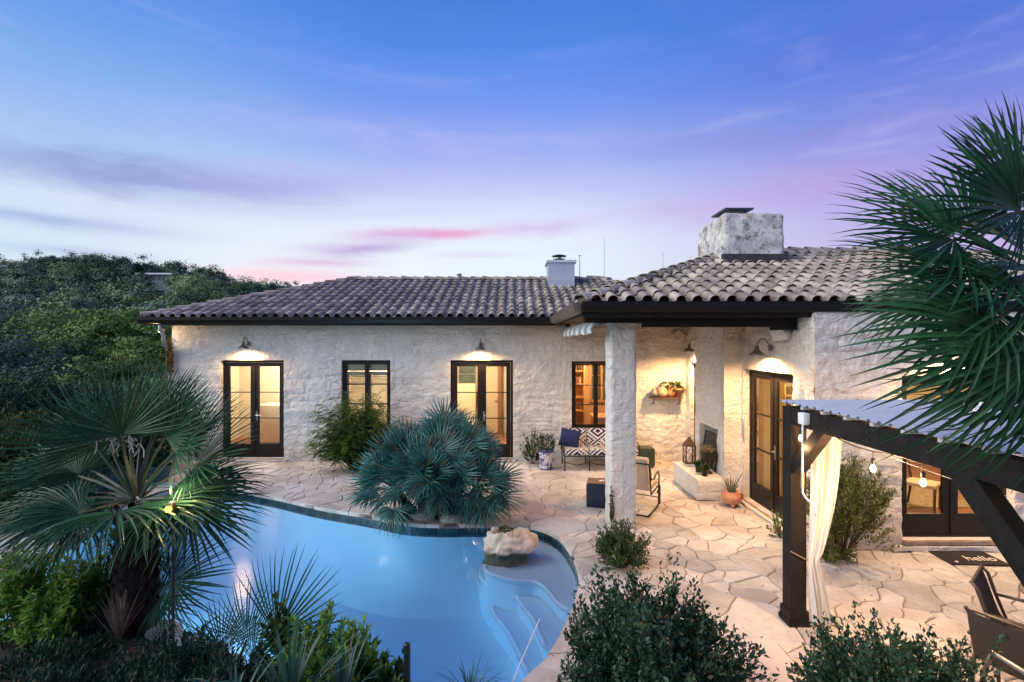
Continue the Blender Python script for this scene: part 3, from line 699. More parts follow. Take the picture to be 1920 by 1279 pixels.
m_ = MB(); m_.lathe([(0, 0), (.03, .01), (.03, .04), (0, .06)], 12, M=Matrix.Translation((-.52, 16.29, 1.1)) @ Matrix.Rotation(R(90), 4, 'X')); m_.build('knob', M_BRASS, t_, smooth=True)
t_ = thing('bed', 'cream bed with a tall padded headboard in the bedroom', 'bed', (-1.6, 15.2, .05))
m_ = MB(); m_.cbox((-1.75, 15.75, .95), (1.25, .12, 1.5), bev=.05); m_.build('headboard', mat('cream_cloth', (.74, .60, .38), rough=.9), t_, angle=40)
m_ = MB(); m_.cbox((-1.75, 14.75, .42), (1.3, 1.85, .5), bev=.08); m_.build('mattress', mat('cream_cloth'), t_, angle=40)
t_ = thing('armchair', 'pale upholstered armchair at the right of the bedroom', 'armchair', (.35, 15.4, .05))
m_ = MB(); m_.cbox((.35, 15.45, .35), (.75, .75, .35), bev=.06); m_.build('seat', mat('cream_cloth'), t_, angle=40)
m_ = MB(); m_.cbox((.38, 15.85, .75), (.75, .18, .75), Matrix.Rotation(R(-12), 3, 'X'), bev=.07); m_.build('backrest', mat('cream_cloth'), t_, angle=40)
for s in (-1, 1):
    m_ = MB(); m_.cbox((.35 + s * .41, 15.45, .5), (.13, .75, .35), bev=.05); m_.build('armrest', mat('cream_cloth'), t_, angle=40)
    for dy in (-.3, .3):
        m_ = MB(); m_.box((.35 + s * .33 - .025, 15.45 + dy - .025, .05), (.35 + s * .33 + .025, 15.45 + dy + .025, .18)); m_.build('leg', redw, t_)
t_ = thing('table_lamp', 'small lit table lamp beside the bed', 'lamp', (-2.2, 15.7, 1.3))
m_ = MB(); m_.lathe([(.07, 0), (.03, .05), (.05, .2), (.015, .32), (.015, .4)], 14, (-2.2, 15.6, 1.35)); m_.build('base', redw, t_, smooth=True)
m_ = MB(); m_.lathe([(.17, 0), (.13, .24)], 18, (-2.2, 15.6, 1.72)); m_.build('lamp_shade', emis('lit_lampshade', (1, .74, .42), 3), t_, smooth=True)
m_ = MB(); m_.box((-2.38, 15.4, .05), (-2.05, 15.8, 1.35)); tag(m_.build('nightstand', redw), 'red wooden stand carrying the bedside lamp', 'nightstand')
# kitchen behind the sofa
t_ = thing('kitchen_shelf', 'tall pale shelf unit with dark objects in the kitchen', 'shelf unit', (1.85, 15.3, .05))
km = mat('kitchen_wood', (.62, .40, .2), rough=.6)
m_ = MB(); m_.box((1.55, 15.2, .06), (1.6, 15.55, 2.6)); m_.box((2.15, 15.2, .06), (2.2, 15.55, 2.6)); m_.build('side_panel', km, t_)
for z in (.9, 1.3, 1.7, 2.1, 2.5):
    m_ = MB(); m_.box((1.601, 15.22, z), (2.149, 15.55, z + .03)); m_.build('shelf', km, t_)
rr = random.Random(3)
for i in range(10):
    x = 1.64 + .048 * i; z = (1.73, 2.13)[i % 2]
    m_ = MB(); m_.box((x, 15.25, z), (x + .04, 15.42, z + rr.uniform(.16, .3))); tag(m_.build('book', mat('book_%d' % (i % 3), ((.25, .08, .05), (.06, .05, .05), (.5, .42, .3))[i % 3], rough=.7)), 'upright book on the kitchen shelf', 'book', 'books on the kitchen shelf')
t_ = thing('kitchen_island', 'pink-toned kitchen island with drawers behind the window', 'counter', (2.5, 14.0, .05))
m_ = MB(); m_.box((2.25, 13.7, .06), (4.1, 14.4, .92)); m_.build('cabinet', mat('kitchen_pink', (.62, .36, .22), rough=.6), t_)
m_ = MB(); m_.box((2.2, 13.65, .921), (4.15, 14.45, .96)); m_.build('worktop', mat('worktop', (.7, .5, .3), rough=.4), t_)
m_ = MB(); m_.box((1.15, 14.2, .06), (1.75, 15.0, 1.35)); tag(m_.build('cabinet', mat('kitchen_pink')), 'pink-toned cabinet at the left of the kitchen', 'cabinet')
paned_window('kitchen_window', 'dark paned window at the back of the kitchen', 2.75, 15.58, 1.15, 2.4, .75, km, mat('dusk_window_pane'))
for i, (x, h) in enumerate(((2.9, .28), (3.05, .22), (3.16, .25))):
    m_ = MB(); m_.lathe([(.035, 0), (.035, h * .6), (.012, h * .75), (.012, h), (0, h)], 12, (x, 13.95, .962)); tag(m_.build('bottle', mat('dark_bottle', (.03, .035, .02), rough=.2), smooth=True), ('tall', 'short', 'middle')[i] + ' dark bottle on the kitchen island', 'bottle', 'bottles on the kitchen island')
# curtains behind the porch door
def curtain_sheet(name, label, x, y0, y1, z0, z1, m_, waves=14, amp=.03):
    V = []; F = []; n = waves * 8
    for i in range(n + 1):
        f = i / n; yy = y0 + (y1 - y0) * f; xx = x + amp * math.sin(f * waves * 2 * math.pi) + .3 * amp * math.sin(f * waves * 4.7 + 1)
        V += [(xx, yy, z0), (xx, yy, z1)]
    for i in range(n): F.append((2 * i, 2 * i + 2, 2 * i + 3, 2 * i + 1))
    o = MB().add(V, F).build(name, m_, smooth=True); return tag(o, label, 'curtain')
M_CURT = mat('amber_curtain', (.74, .56, .28), rough=.9, transl=.5)
curtain_sheet('inner_curtain', 'amber pleated curtain behind the porch glass doors', XP + .34, 8.75, 9.62, .08, 2.6, M_CURT)
# room with red floorboards: chairs, table, rug, framed picture, shelves
def dining_chair(loc, rz, label):
    t_ = thing('dining_chair', label, 'chair', loc, rz, 'dark chairs in the floorboard room'); dk = mat('dark_chair_wood', (.06, .03, .018), rough=.4)
    for sx in (-1, 1):
        m_ = MB(); m_.tube([(sx * .2, -.2, 0), (sx * .22, -.21, .44)], [.016, .024], 6); local('leg', m_, dk, t_, smooth=True)
        m_ = MB(); m_.tube([(sx * .22, .26, 0), (sx * .2, .2, .44), (sx * .2, .24, .75), (sx * .19, .33, 1.0)], [.018, .024, .02, .016], 6); local('leg', m_, dk, t_, smooth=True)
    m_ = MB(); m_.cbox((0, 0, .46), (.48, .46, .06), bev=.02); local('seat', m_, mat('cream_cloth'), t_, angle=40)
    m_ = MB(); m_.cbox((0, .28, .85), (.36, .04, .26), Matrix.Rotation(R(-14), 3, 'X'), bev=.015); local('backrest', m_, mat('cream_cloth'), t_, angle=40)
dining_chair((5.75, 8.75, .05), R(-50), 'dark wooden chair by the left glass of the right-hand doors')
dining_chair((7.25, 8.95, .05), R(40), 'dark wooden chair behind the right leaf of the right-hand doors')
t_ = thing('round_table', 'dark round table on the rug of the floorboard room', 'table', (6.5, 9.8, .05))
m_ = MB(); m_.lathe([(.6, 0), (.62, .02), (.6, .045)], 28, (6.5, 9.8, .72)); m_.build('table_top', mat('dark_chair_wood'), t_, angle=40)
m_ = MB(); m_.lathe([(.3, 0), (.28, .04), (.06, .12), (.05, .6), (.12, .68)], 18, (6.5, 9.8, .055)); m_.build('pedestal', mat('dark_chair_wood'), t_, smooth=True)
m_ = MB(); m_.box((5.1, 9.0, .052), (8.4, 11.6, .064)); tag(m_.build('rug', mat('tan_rug', (.36, .27, .16), rough=.95, var=.3, vscale=14)), 'tan patterned rug on the red floorboards', 'rug')
t_ = thing('bookcase', 'pale shelves with boxes on the back wall of the floorboard room', 'shelves', (6.0, 12.2, .05))
for z in (.5, .9, 1.3, 1.7, 2.1):
    m_ = MB(); m_.box((5.1, 12.05, z), (7.6, 12.38, z + .04)); m_.build('shelf', crw, t_)
for x in (5.06, 6.3, 7.6):
    m_ = MB(); m_.box((x, 12.05, .06), (x + .039, 12.38, 2.3)); m_.build('side_panel', crw, t_)
rr = random.Random(5)
for i in range(12):
    x = 5.2 + .2 * i; z = (.94, 1.34, 1.74)[i % 3]
    if abs(x - 6.3) < .2: continue
    m_ = MB(); m_.cbox((x, 12.18, z + .1), (.14, .14, .2 - .04 * (i % 2)), bev=.01); tag(m_.build('storage_box', (redw, mat('book_1'), crw)[i % 3]), 'small storage box on the pale shelves', 'box', 'boxes on the pale shelves')
# ================================================================== pool, paving, ground
def catmull(pts, n=8):
    o = []; N = len(pts)
    for i in range(N):
        p0, p1, p2, p3 = pts[i - 1], pts[i], pts[(i + 1) % N], pts[(i + 2) % N]
        for j in range(n):
            t = j / n
            o.append(.5 * ((2 * p1) + (p2 - p0) * t + (2 * p0 - 5 * p1 + 4 * p2 - p3) * t * t + (3 * p1 - p0 - 3 * p2 + p3) * t ** 3))
    return o
ppx = [(1085, 1083), (1070, 1038), (1040, 1004), (985, 986), (900, 985), (780, 984), (690, 968), (600, 953), (500, 931), (410, 917), (320, 922), (230, 955), (120, 1015), (0, 1087),
       (-110, 1140), (-50, 1172), (100, 1174), (270, 1168), (385, 1205), (500, 1280), (640, 1370), (760, 1402), (850, 1395), (925, 1335), (975, 1279), (1030, 1226), (1056, 1178), (1077, 1128)]
POOL = [Vector((p.x, p.y)) for p in catmull([G(x, y) for x, y in ppx], 8)]
ZWAT = -.115
def resample(poly, step):
    L = [(poly[(i + 1) % len(poly)] - poly[i]).length for i in range(len(poly))]; tot = sum(L); n = max(3, round(tot / step)); o = []; i = 0; acc = 0
    for k_ in range(n):
        d = tot * k_ / n
        while acc + L[i] < d: acc += L[i]; i += 1
        o.append(poly[i].lerp(poly[(i + 1) % len(poly)], (d - acc) / L[i]))
    return o
PNP = np.array([(p.x, p.y) for p in POOL])
def in_poly(x, y, P_=PNP):
    a = P_; b = np.roll(P_, -1, 0); c = (a[:, 1] > y) != (b[:, 1] > y)
    xi = (b[:, 0] - a[:, 0]) * (y - a[:, 1]) / (b[:, 1] - a[:, 1] + 1e-12) + a[:, 0]
    return bool(np.sum(c & (x < xi)) % 2)
def near_pool(x, y):
    a = PNP; b = np.roll(PNP, -1, 0); d = b - a; t = np.clip(((x - a[:, 0]) * d[:, 0] + (y - a[:, 1]) * d[:, 1]) / np.sum(d * d, 1), 0, 1)
    q = a + d * t[:, None]; e = np.hypot(q[:, 0] - x, q[:, 1] - y); i = int(np.argmin(e)); return q[i], float(e[i])
PC = Vector((float(PNP[:, 0].mean()), float(PNP[:, 1].mean())))
area2 = sum(POOL[i].x * POOL[(i + 1) % len(POOL)].y - POOL[(i + 1) % len(POOL)].x * POOL[i].y for i in range(len(POOL)))
if area2 < 0: POOL = POOL[::-1]
def offset(poly, d):
    o = []; n = len(poly)
    for i in range(n):
        t = (poly[(i + 1) % n] - poly[i - 1]).normalized(); o.append(poly[i] + Vector((t.y, -t.x)) * d)      # outward for CCW
    return o
# ground sheet with the pool cut out
gout = [Vector((-1500, -200)), Vector((1500, -200)), Vector((1500, 2500)), Vector((-1500, 2500))]
hole = offset(POOL, .05)
tri = geometry.tessellate_polygon([[Vector((p.x, p.y, 0)) for p in gout], [Vector((p.x, p.y, 0)) for p in hole[::-1]]])
gv = [(p.x, p.y, -.035) for p in gout + hole[::-1]]
struct(MB().add(gv, [t_ if (Vector(gv[t_[1]]) - Vector(gv[t_[0]])).cross(Vector(gv[t_[2]]) - Vector(gv[t_[0]])).z > 0 else t_[::-1] for t_ in tri]).build('ground', M_GROUND))
# patio bed under the flagstones
def in_paving(x, y):
    if x < -7.6 or x > 10.3 or y > YW + .35: return False
    if y < 2.4: return False
    if x < .62 and y < 6.2 and not (x > -7.6 and y > 5.9): return x > 0.1 + (4.6 - y) * .18 and y > 3.5
    if x > XP + .35 and y > YF + .35: return False
    return True
pout = [Vector(p) for p in ((-7.4, 5.8), (-7.4, YW + .3), (XP + .3, YW + .3), (XP + .3, YF + .3), (10.4, YF + .3), (10.4, 2.2), (.3, 2.2), (.12, 4.3))]
# the bed follows the pool edge along the pool's far and right sides
iR = min(range(len(POOL)), key=lambda i: (POOL[i] - Vector((.12, 4.45))).length); iL = min(range(len(POOL)), key=lambda i: (POOL[i] - Vector((-7.2, 6.2))).length)
h2 = offset(POOL, .012); arc = []; i = iR
while i != iL: arc.append(h2[i]); i = (i + 1) % len(POOL)
arc.append(h2[iL])
ring = pout + arc
tri = geometry.tessellate_polygon([[Vector((p.x, p.y, 0)) for p in ring]])
pv = [(p.x, p.y, -.018) for p in ring]
patio = struct(MB().add(pv, [t_ if (Vector(pv[t_[1]]) - Vector(pv[t_[0]])).cross(Vector(pv[t_[2]]) - Vector(pv[t_[0]])).z > 0 else t_[::-1] for t_ in tri]).build('patio', M_GROUT))
# flagstones: random polygons with sand joints
rs = random.Random(21); sites = []
tries = 0
while tries < 26000 and len(sites) < 900:
    tries += 1; x, y = rs.uniform(-7.7, 9.6), rs.uniform(2.6, YW + .3)
    if not in_paving(x, y) or in_poly(x, y): continue
    rmin = rs.choice((.14, .2, .3, .4, .52)) if y < 9.5 else rs.choice((.14, .2, .3, .4))
    if all((x - a) ** 2 + (y - b) ** 2 > max(rmin, r_ * .72) ** 2 for a, b, r_ in sites): sites.append((x, y, rmin))
# dummy sites inside the pool and past the edge keep the border stones compact
dum = [(float(p.x), float(p.y)) for p in resample(offset(POOL, -.3), .35)]
S2 = np.array([(a, b) for a, b, _ in sites] + dum); RW = np.array([r_ for _, _, r_ in sites] + [.3] * len(dum))
def cell(i):
    c = S2[i]; poly = [(c[0] - 1.1, c[1] - 1.1), (c[0] + 1.1, c[1] - 1.1), (c[0] + 1.1, c[1] + 1.1), (c[0] - 1.1, c[1] + 1.1)]
    d = np.hypot(*(S2 - c).T); od = np.argsort(d)[1:26]
    for j in od:
        n_ = (S2[j] - c) / d[j]; lim = d[j] * .5 + (RW[i] ** 2 - RW[j] ** 2) / (2 * d[j]) * .6
        o = []
        for a, b in zip(poly, poly[1:] + poly[:1]):
            fa = (a[0] - c[0]) * n_[0] + (a[1] - c[1]) * n_[1] - lim; fb = (b[0] - c[0]) * n_[0] + (b[1] - c[1]) * n_[1] - lim
            if fa <= 0: o.append(a)
            if (fa < 0 < fb) or (fb < 0 < fa):
                t = fa / (fa - fb); o.append((a[0] + (b[0] - a[0]) * t, a[1] + (b[1] - a[1]) * t))
        poly = o
        if len(poly) < 3: return None
    return poly
stones = []
for i in range(len(sites)):
    poly = cell(i)
    if poly is None or len(poly) < 3: continue
    pts = []; c = Vector(S2[i])
    for a, b in zip(poly, poly[1:] + poly[:1]):
        a, b = Vector(a), Vector(b); n = max(1, int((b - a).length / .075))
        for j in range(n): pts.append(a.lerp(b, j / n))
    # round corners, wobble, open the joint, stay out of the pool
    for _ in range(0): pts = [(pts[k_ - 1] + pts[k_] * 2 + pts[(k_ + 1) % len(pts)]) / 4 for k_ in range(len(pts))]
    q = []
    for p in pts:
        d = c - p; L = d.length
        if L < 1e-4: continue
        wv = lambda z: noise.noise(Vector((p.x * 1.3, p.y * 1.3, z))) * .12 + noise.noise(Vector((p.x * 4.5, p.y * 4.5, z))) * .035
        p = p + d / L * (.0075 + .006 * noise.noise(Vector((p.x * 9, p.y * 9, i)))) + Vector((wv(0), wv(9)))
        p.y = min(p.y, YW + .12) if p.x < XP else p.y
        x, y = p
        np_, dd = near_pool(x, y)
        if in_poly(x, y) or dd < .0:
            p = Vector((float(np_[0]), float(np_[1])))
        if p.y < YW + .1: q.append(p)
    o = []
    for p in q:
        if not o or (p - o[-1]).length > .012: o.append(p)
    if len(o) < 4: continue
    ar = sum(o[k_].x * o[(k_ + 1) % len(o)].y - o[(k_ + 1) % len(o)].x * o[k_].y for k_ in range(len(o))) / 2
    if abs(ar) < .012: continue
    if ar < 0: o = o[::-1]
    stones.append((c, o, abs(ar)))
stones.sort(key=lambda s: -s[2] / max(1.0, s[0].y) ** 3 if abs(s[0].x) < s[0].y * 1.05 else 0)
rest = MB()
for i, (c, o, ar) in enumerate(stones):
    n = len(o); h = rs.uniform(-.004, .006); tx, ty = rs.uniform(-.008, .008), rs.uniform(-.008, .008)
    lowz = -.06
    V = []; F = []
    for kz, ins in ((0, 0), (1, 0), (2, .012)):
        for p in o:
            d = c - p; L = max(d.length, 1e-4); pp = p + d / L * min(ins, L * .3)
            z = lowz if kz == 0 else h + (p.x - c.x) * tx + (p.y - c.y) * ty + .003 * noise.noise(Vector((p.x * 8, p.y * 8, 3))) - (.009 if kz == 1 else 0)
            V.append((pp.x, pp.y, z))
    for r in range(2):
        for j in range(n): F.append((r * n + j, r * n + (j + 1) % n, (r + 1) * n + (j + 1) % n, (r + 1) * n + j))
    V.append((c.x, c.y, h + .002)); F += [(2 * n + j, 2 * n + (j + 1) % n, 3 * n) for j in range(n)]
    if i < 300:
        m_ = MB().add([(v[0] - c.x, v[1] - c.y, v[2]) for v in V], F); local('flagstone', m_, M_FLAG, patio, angle=30, M=Matrix.Translation((c.x, c.y, 0)))
    else: rest.add(V, F)
if rest.v: o = rest.build('flagstones', M_FLAG, patio, angle=30); o['kind'] = 'stuff'

# ------------------------------------------------------------------ pool basin, tiles, steps, water
pool = thing('swimming_pool', 'free-form blue swimming pool with dark green waterline tiles', 'pool', (PC.x, PC.y, -1.3))
def plast(q, b, pos, geo):
    n1 = q.noise(geo.outputs['Position'], .9, 5, .6); return q.mix(q.step(n1, .3, .7), (.76, .88, .92, 1), (.86, .93, .96, 1))
M_PLAST = mat('pool_plaster', (.7, .8, .85), rough=.8, fn=plast)
V = []; F = []; n = len(POOL); rings = [(0, -.055), (0, -.4), (-.06, -.62), (-.22, -.84), (-.5, -.98), (-.9, -1.06)]
for d, z in rings: V += [(p.x, p.y, z) for p in offset(POOL, d)]
for r in range(len(rings) - 1):
    for j in range(n): F.append((r * n + j, (r + 1) * n + j, (r + 1) * n + (j + 1) % n, r * n + (j + 1) % n))
t3 = geometry.tessellate_polygon([[Vector(V[(len(rings) - 1) * n + j]) for j in range(n)]])
F += [tuple((len(rings) - 1) * n + i for i in (t_ if True else t_)) for t_ in t3]
MB().add(V, F).build('basin', M_PLAST, pool, angle=60)
# waterline tiles: one object each along the visible far and right sides
tl = resample(POOL, .152); tme = MB(); tme.cbox((0, 0, 0), (.147, .012, .147), bev=.004)
M_PT = mat('pool_tile', (.012, .05, .05), rough=.18, orand=.45, spec=.6); tme = tme.mesh('tile', M_PT)
for i in range(len(tl)):
    a, b = tl[i], tl[(i + 1) % len(tl)]; mid = (a + b) / 2; t = (b - a).normalized()
    if mid.y < 5.4 and mid.x < .1: continue
    nrm = Vector((-t.y, t.x)); Rm = Matrix(((t.x, nrm.x, 0), (t.y, nrm.y, 0), (0, 0, 1))).to_4x4()
    link('tile', tme, pool, WORLD[pool.name].inverted() @ Matrix.Translation((mid.x + nrm.x * .004, mid.y + nrm.y * .004, -.13)) @ Rm)
# steps
def slab(name, edge_px, z, edge_close, label=None):
    """tread: curved nose given in photo pixels at tread height z (seen through the water), closed behind by the pool wall"""
    nose = [G(x, y, z * .75) for x, y in edge_px]
    pts = [Vector((p.x, p.y)) for p in nose]
    cp = [pts[0]] + pts + [pts[-1]]; sm = []
    for i in range(1, len(cp) - 2):
        for j in range(6):
            t = j / 6; p0, p1, p2, p3 = cp[i - 1:i + 3]
            sm.append(.5 * ((2 * p1) + (p2 - p0) * t + (2 * p0 - 5 * p1 + 4 * p2 - p3) * t * t + (3 * p1 - p0 - 3 * p2 + p3) * t ** 3))
    sm.append(pts[-1]); loop = sm + [Vector(p) for p in edge_close]
    m_ = MB(); n = len(loop); VV = []
    for zz, ins in ((-1.36, 0), (z - .05, 0), (z - .015, .0), (z, .05)):
        for i, p in enumerate(loop):
            tt = (loop[(i + 1) % n] - loop[i - 1]); tt = tt.normalized() if tt.length > 1e-6 else Vector((1, 0)); VV.append((p.x + tt.y * ins * s_flip, p.y - tt.x * ins * s_flip, zz))
    FF = [(r * n + j, r * n + (j + 1) % n, (r + 1) * n + (j + 1) % n, (r + 1) * n + j) for r in range(3) for j in range(n)]
    t3 = geometry.tessellate_polygon([[Vector((p.x, p.y, 0)) for p in loop]]); FF += [tuple(3 * n + i for i in t_) for t_ in t3]
    o = m_.add(VV, FF).build(name, M_PLAST, pool, angle=40)
    e = MB(); e.tube([(p.x, p.y, z - .012) for p in sm], .036, 8); e.build('step_edge', M_STEP, o, smooth=True)
    return o
M_STEP = mat('step_plaster', (.92, .95, .95), rough=.7)
s_flip = 1
rim = [(.95, 5.0), (.98, 6.2), (1.02, 7.4), (.5, 8.4)]
slab('step', [(918, 1040), (912, 1062), (960, 1078), (1005, 1082), (1030, 1100), (1048, 1122), (1072, 1134)], -.30, [(.95, 6.2), (1.02, 7.4), (.4, 8.5), (-.2, 8.6)])
slab('step', [(908, 1040), (902, 1066), (925, 1086), (962, 1090), (974, 1110), (1000, 1142), (1012, 1168), (1022, 1190)], -.52, [(.95, 5.2), (.98, 6.3), (1.05, 7.4), (.4, 8.6), (-.3, 8.7)])
slab('step', [(899, 1040), (896, 1066), (908, 1090), (922, 1096), (926, 1124), (952, 1156), (974, 1196), (990, 1232)], -.76, [(.8, 4.6), (.95, 5.2), (1.0, 6.3), (1.05, 7.4), (.4, 8.6), (-.4, 8.8)])
# water body
def water_mat():
    m_ = bpy.data.materials.new('pool_water'); m_.use_nodes = True; t_ = m_.node_tree; t_.nodes.clear(); q = NT(t_)
    o = q.n('ShaderNodeOutputMaterial'); tr = q.n('ShaderNodeBsdfTransparent'); tr.inputs[0].default_value = (.93, .97, 1, 1)
    gl = q.n('ShaderNodeBsdfGlossy'); gl.inputs['Roughness'].default_value = .15; fr = q.n('ShaderNodeFresnel'); fr.inputs[0].default_value = 1.33
    tcn = q.n('ShaderNodeTexCoord'); bn = q.n('ShaderNodeBump'); bn.inputs['Strength'].default_value = .22; bn.inputs['Distance'].default_value = .03
    q.set(bn.inputs['Height'], q.m('ADD', q.noise(tcn.outputs['Object'], 2.2, 3, .5), q.m('MULTIPLY', q.noise(tcn.outputs['Object'], 9, 2, .5), .25))); q.set(gl.inputs['Normal'], bn.outputs[0]); q.set(fr.inputs['Normal'], bn.outputs[0])
    mx = q.n('ShaderNodeMixShader'); q.set(mx.inputs[0], fr.outputs[0]); q.set(mx.inputs[1], tr.outputs[0]); q.set(mx.inputs[2], gl.outputs[0]); q.set(o.inputs[0], mx.outputs[0])
    va = q.n('ShaderNodeVolumeAbsorption'); va.inputs[0].default_value = (.14, .66, .96, 1); va.inputs[1].default_value = .30; q.set(o.inputs[1], va.outputs[0])
    return m_
wp = offset(POOL, .004); n = len(wp)
V = [(p.x, p.y, ZWAT) for p in wp] + [(p.x, p.y, -1.6) for p in wp]
t3 = geometry.tessellate_polygon([[Vector((p.x, p.y, 0)) for p in wp]])
up = lambda t_: t_ if (Vector(V[t_[1]]) - Vector(V[t_[0]])).cross(Vector(V[t_[2]]) - Vector(V[t_[0]])).z > 0 else tuple(t_[::-1])
F = [up(t_) for t_ in t3] + [tuple(i + n for i in up(t_)[::-1]) for t_ in t3] + [(j + n, (j + 1) % n + n, (j + 1) % n, j) for j in range(n)]
struct(MB().add(V, F).build('water', water_mat()))
# underwater lamp on the near-left wall
def pool_lamp(px, power, label, col):
    p = px; t_ = thing('pool_light', label, 'pool light', (p[0], p[1], -.7)); 
    d = (Vector((PC.x, PC.y)) - Vector(p[:2])).normalized(); Mx = Matrix.Translation((p[0] + d.x * .07, p[1] + d.y * .07, -.62)) @ Vector((d.x, d.y, 0)).to_track_quat('Z', 'Y').to_matrix().to_4x4()
    m_ = MB(); m_.lathe([(.0, .03), (.10, .02), (.12, .0)], 20, M=Mx); m_.build('lens', emis('pool_lens', (.75, .95, 1), 6), t_, smooth=True)
    m_ = MB(); m_.lathe([(.125, -.03), (.15, -.03), (.15, .02), (.125, .025)], 20, M=Mx); m_.build('rim', M_BRASS, t_)
    lamp('pool_glow', 'POINT', (p[0] + d.x * .35, p[1] + d.y * .35, -.6), power, col, t_, .12)
pl = POOL[min(range(len(POOL)), key=lambda i: (POOL[i] - Vector((-4.6, 4.9))).length)]
pool_lamp((pl.x, pl.y), 340, 'lit underwater lamp on the pool wall behind the left palm', (.62, .9, 1.0))
# boulder in the pool
bo = bmesh.new(); bmesh.ops.create_icosphere(bo, subdivisions=5, radius=1.0); bc = Vector((-.10, 7.62, -.12))
for v in bo.verts:
    p = v.co.copy(); r = .95 + .34 * noise.noise(p * 1.5 + Vector((3, 1, 4))) + .26 * abs(noise.noise(p * 2.6 + Vector((7, 3, 2)))) + .10 * abs(noise.noise(p * 6)) + .03 * noise.noise(p * 14)
    q = Vector((p.x * .38, p.y * .30, p.z * .34)) * r
    q.z = min(q.z, .28 + .06 * noise.noise(p * 3)) + .07 * p.x
    dd = math.hypot(p.x + .05, p.y - .1)
    if p.z > .3 and dd < .42: q.z -= .10 * (1 - (dd / .42) ** 2)
    if q.z < .06: q.x *= 1 - .22 * min(1, (.06 - q.z) / .1); q.y *= 1 - .22 * min(1, (.06 - q.z) / .1)
    v.co = q
me = bpy.data.meshes.new('boulder'); bo.to_mesh(me); bo.free(); me.polygons.foreach_set('use_smooth', [True] * len(me.polygons))
def rockcol(q, b, pos, geo):
    z = q.n('ShaderNodeSeparateXYZ', i_0=pos).outputs[2]; n1 = q.noise(pos, 5, 6, .65)
    c = q.mix(q.step(n1, .35, .65), (.46, .36, .25, 1), (.66, .57, .46, 1))
    c = q.mix(q.m('MULTIPLY', q.step(q.noise(pos, 9, 5), .52, .66), .4), c, (.30, .32, .22, 1))
    return q.mix(q.m('SUBTRACT', 1, q.step(q.m('ADD', z, q.m('MULTIPLY', n1, .06)), .045, .075)), c, (.17, .15, .07, 1))
me.materials.append(mat('boulder_stone', (.6, .5, .4), rough=.85, fn=rockcol, bump=.5, bscale=14))
bt = thing('boulder', 'hollowed tan boulder with a planted top standing in the pool', 'boulder', bc); local('rock', me, None, bt)
# white safety line stretched across the pool corner
m_ = MB(); m_.tube([G(1012, 1162, -.10), G(990, 1212, -.105), G(968, 1262, -.09), G(958, 1290, .0)], .006, 6); tag(m_.build('rope', M_WHITE), 'thin white line running across the pool by the steps', 'rope')
# ================================================================== plants
M_PALM = leafmat('palm_leaf', (.008, .046, .020), (.036, .130, .060), .25, .4, .3, brown=.03)
M_PALMB = leafmat('blue_palm_leaf', (.014, .080, .060), (.085, .235, .190), .2, .36, .5, brown=.05)
M_PALMD = leafmat('dark_palm_leaf', (.007, .040, .018), (.036, .118, .054), .3, .42, .25, brown=.03)
M_PET = mat('palm_stalk', (.026, .045, .02), rough=.5, var=.3)
M_BARK = mat('bark', (.055, .042, .032), rough=.95, var=.4, vscale=12, bump=.8, bscale=20)
M_FIBRE = mat('palm_fibre', (.011, .008, .006), rough=.98, var=.5, vscale=14, bump=.9, bscale=30)
M_DRY = mat('dry_leaf', (.20, .21, .22), rough=.8, var=.3)
def frond_mesh(name, seed, nseg=34, Lp=.5, Rb=.6, spread=250, droop=.18, cup=.12, m=None, tip=.25, wid=1.0):
    r = random.Random(seed); V = []; F = []; mi = []
    da = R(spread) / (nseg - 1)
    pr = .011 + .006 * Lp
    pts = [(Lp * t, 0, .06 * Lp * math.sin(t * math.pi)) for t in (0, .33, .66, 1)]
    for t, (x, y, z) in zip((0, .33, .66, 1), pts):
        w = pr * (1.5 - .7 * t); V += [(x, -w, z), (x, 0, z + w * .8), (x, w, z), (x, 0, z - w * .5)]
    for i in range(3):
        for j in range(4): F.append((i * 4 + j, i * 4 + (j + 1) % 4, i * 4 + 4 + (j + 1) % 4, i * 4 + 4 + j)); mi.append(1)
    fr = (.03, .36, .62, .84, 1.0); sag = r.uniform(.6, 1.3)
    for i in range(nseg):
        a = -R(spread) / 2 + da * i + r.uniform(-.2, .2) * da; L = Rb * (.80 + .20 * math.cos(a * .62)) * r.uniform(.93, 1.05)
        w0 = .36 * L * math.tan(da / 2) * 1.12 * wid; ca, sa = math.cos(a), math.sin(a); b = len(V); tb = r.uniform(.2, 1.0) * tip; tw = r.uniform(-.5, .5)
        bend = r.uniform(-.05, .05)
        for kx, f in enumerate(fr):
            rr_ = f * L; w = (w0 * f / .36 * .98) if f <= .36 else w0 * (1.0, .86, .5, .04)[kx - 1]
            z = cup * rr_ * abs(math.sin(a)) - droop * sag * f * f * L - tb * L * max(0, f - .55) ** 2 * 2.2
            aa = a + bend * f * f; ca, sa = math.cos(aa), math.sin(aa)
            cx, cy_ = Lp + rr_ * ca, rr_ * sa; fold = .55 * w; tx = tw * f * w
            V += [(cx - sa * w, cy_ + ca * w, z + fold + tx), (cx, cy_, z), (cx + sa * w, cy_ - ca * w, z + fold - tx)]
        for q in range(4):
            o = b + q * 3; F += [(o, o + 1, o + 4, o + 3), (o + 1, o + 2, o + 5, o + 4)]; mi += [0, 0]
    me = bpy.data.meshes.new(name); me.from_pydata(V, [], F); me.materials.append(m or M_PALM); me.materials.append(M_PET)
    me.polygons.foreach_set('material_index', mi); me.update(); return me
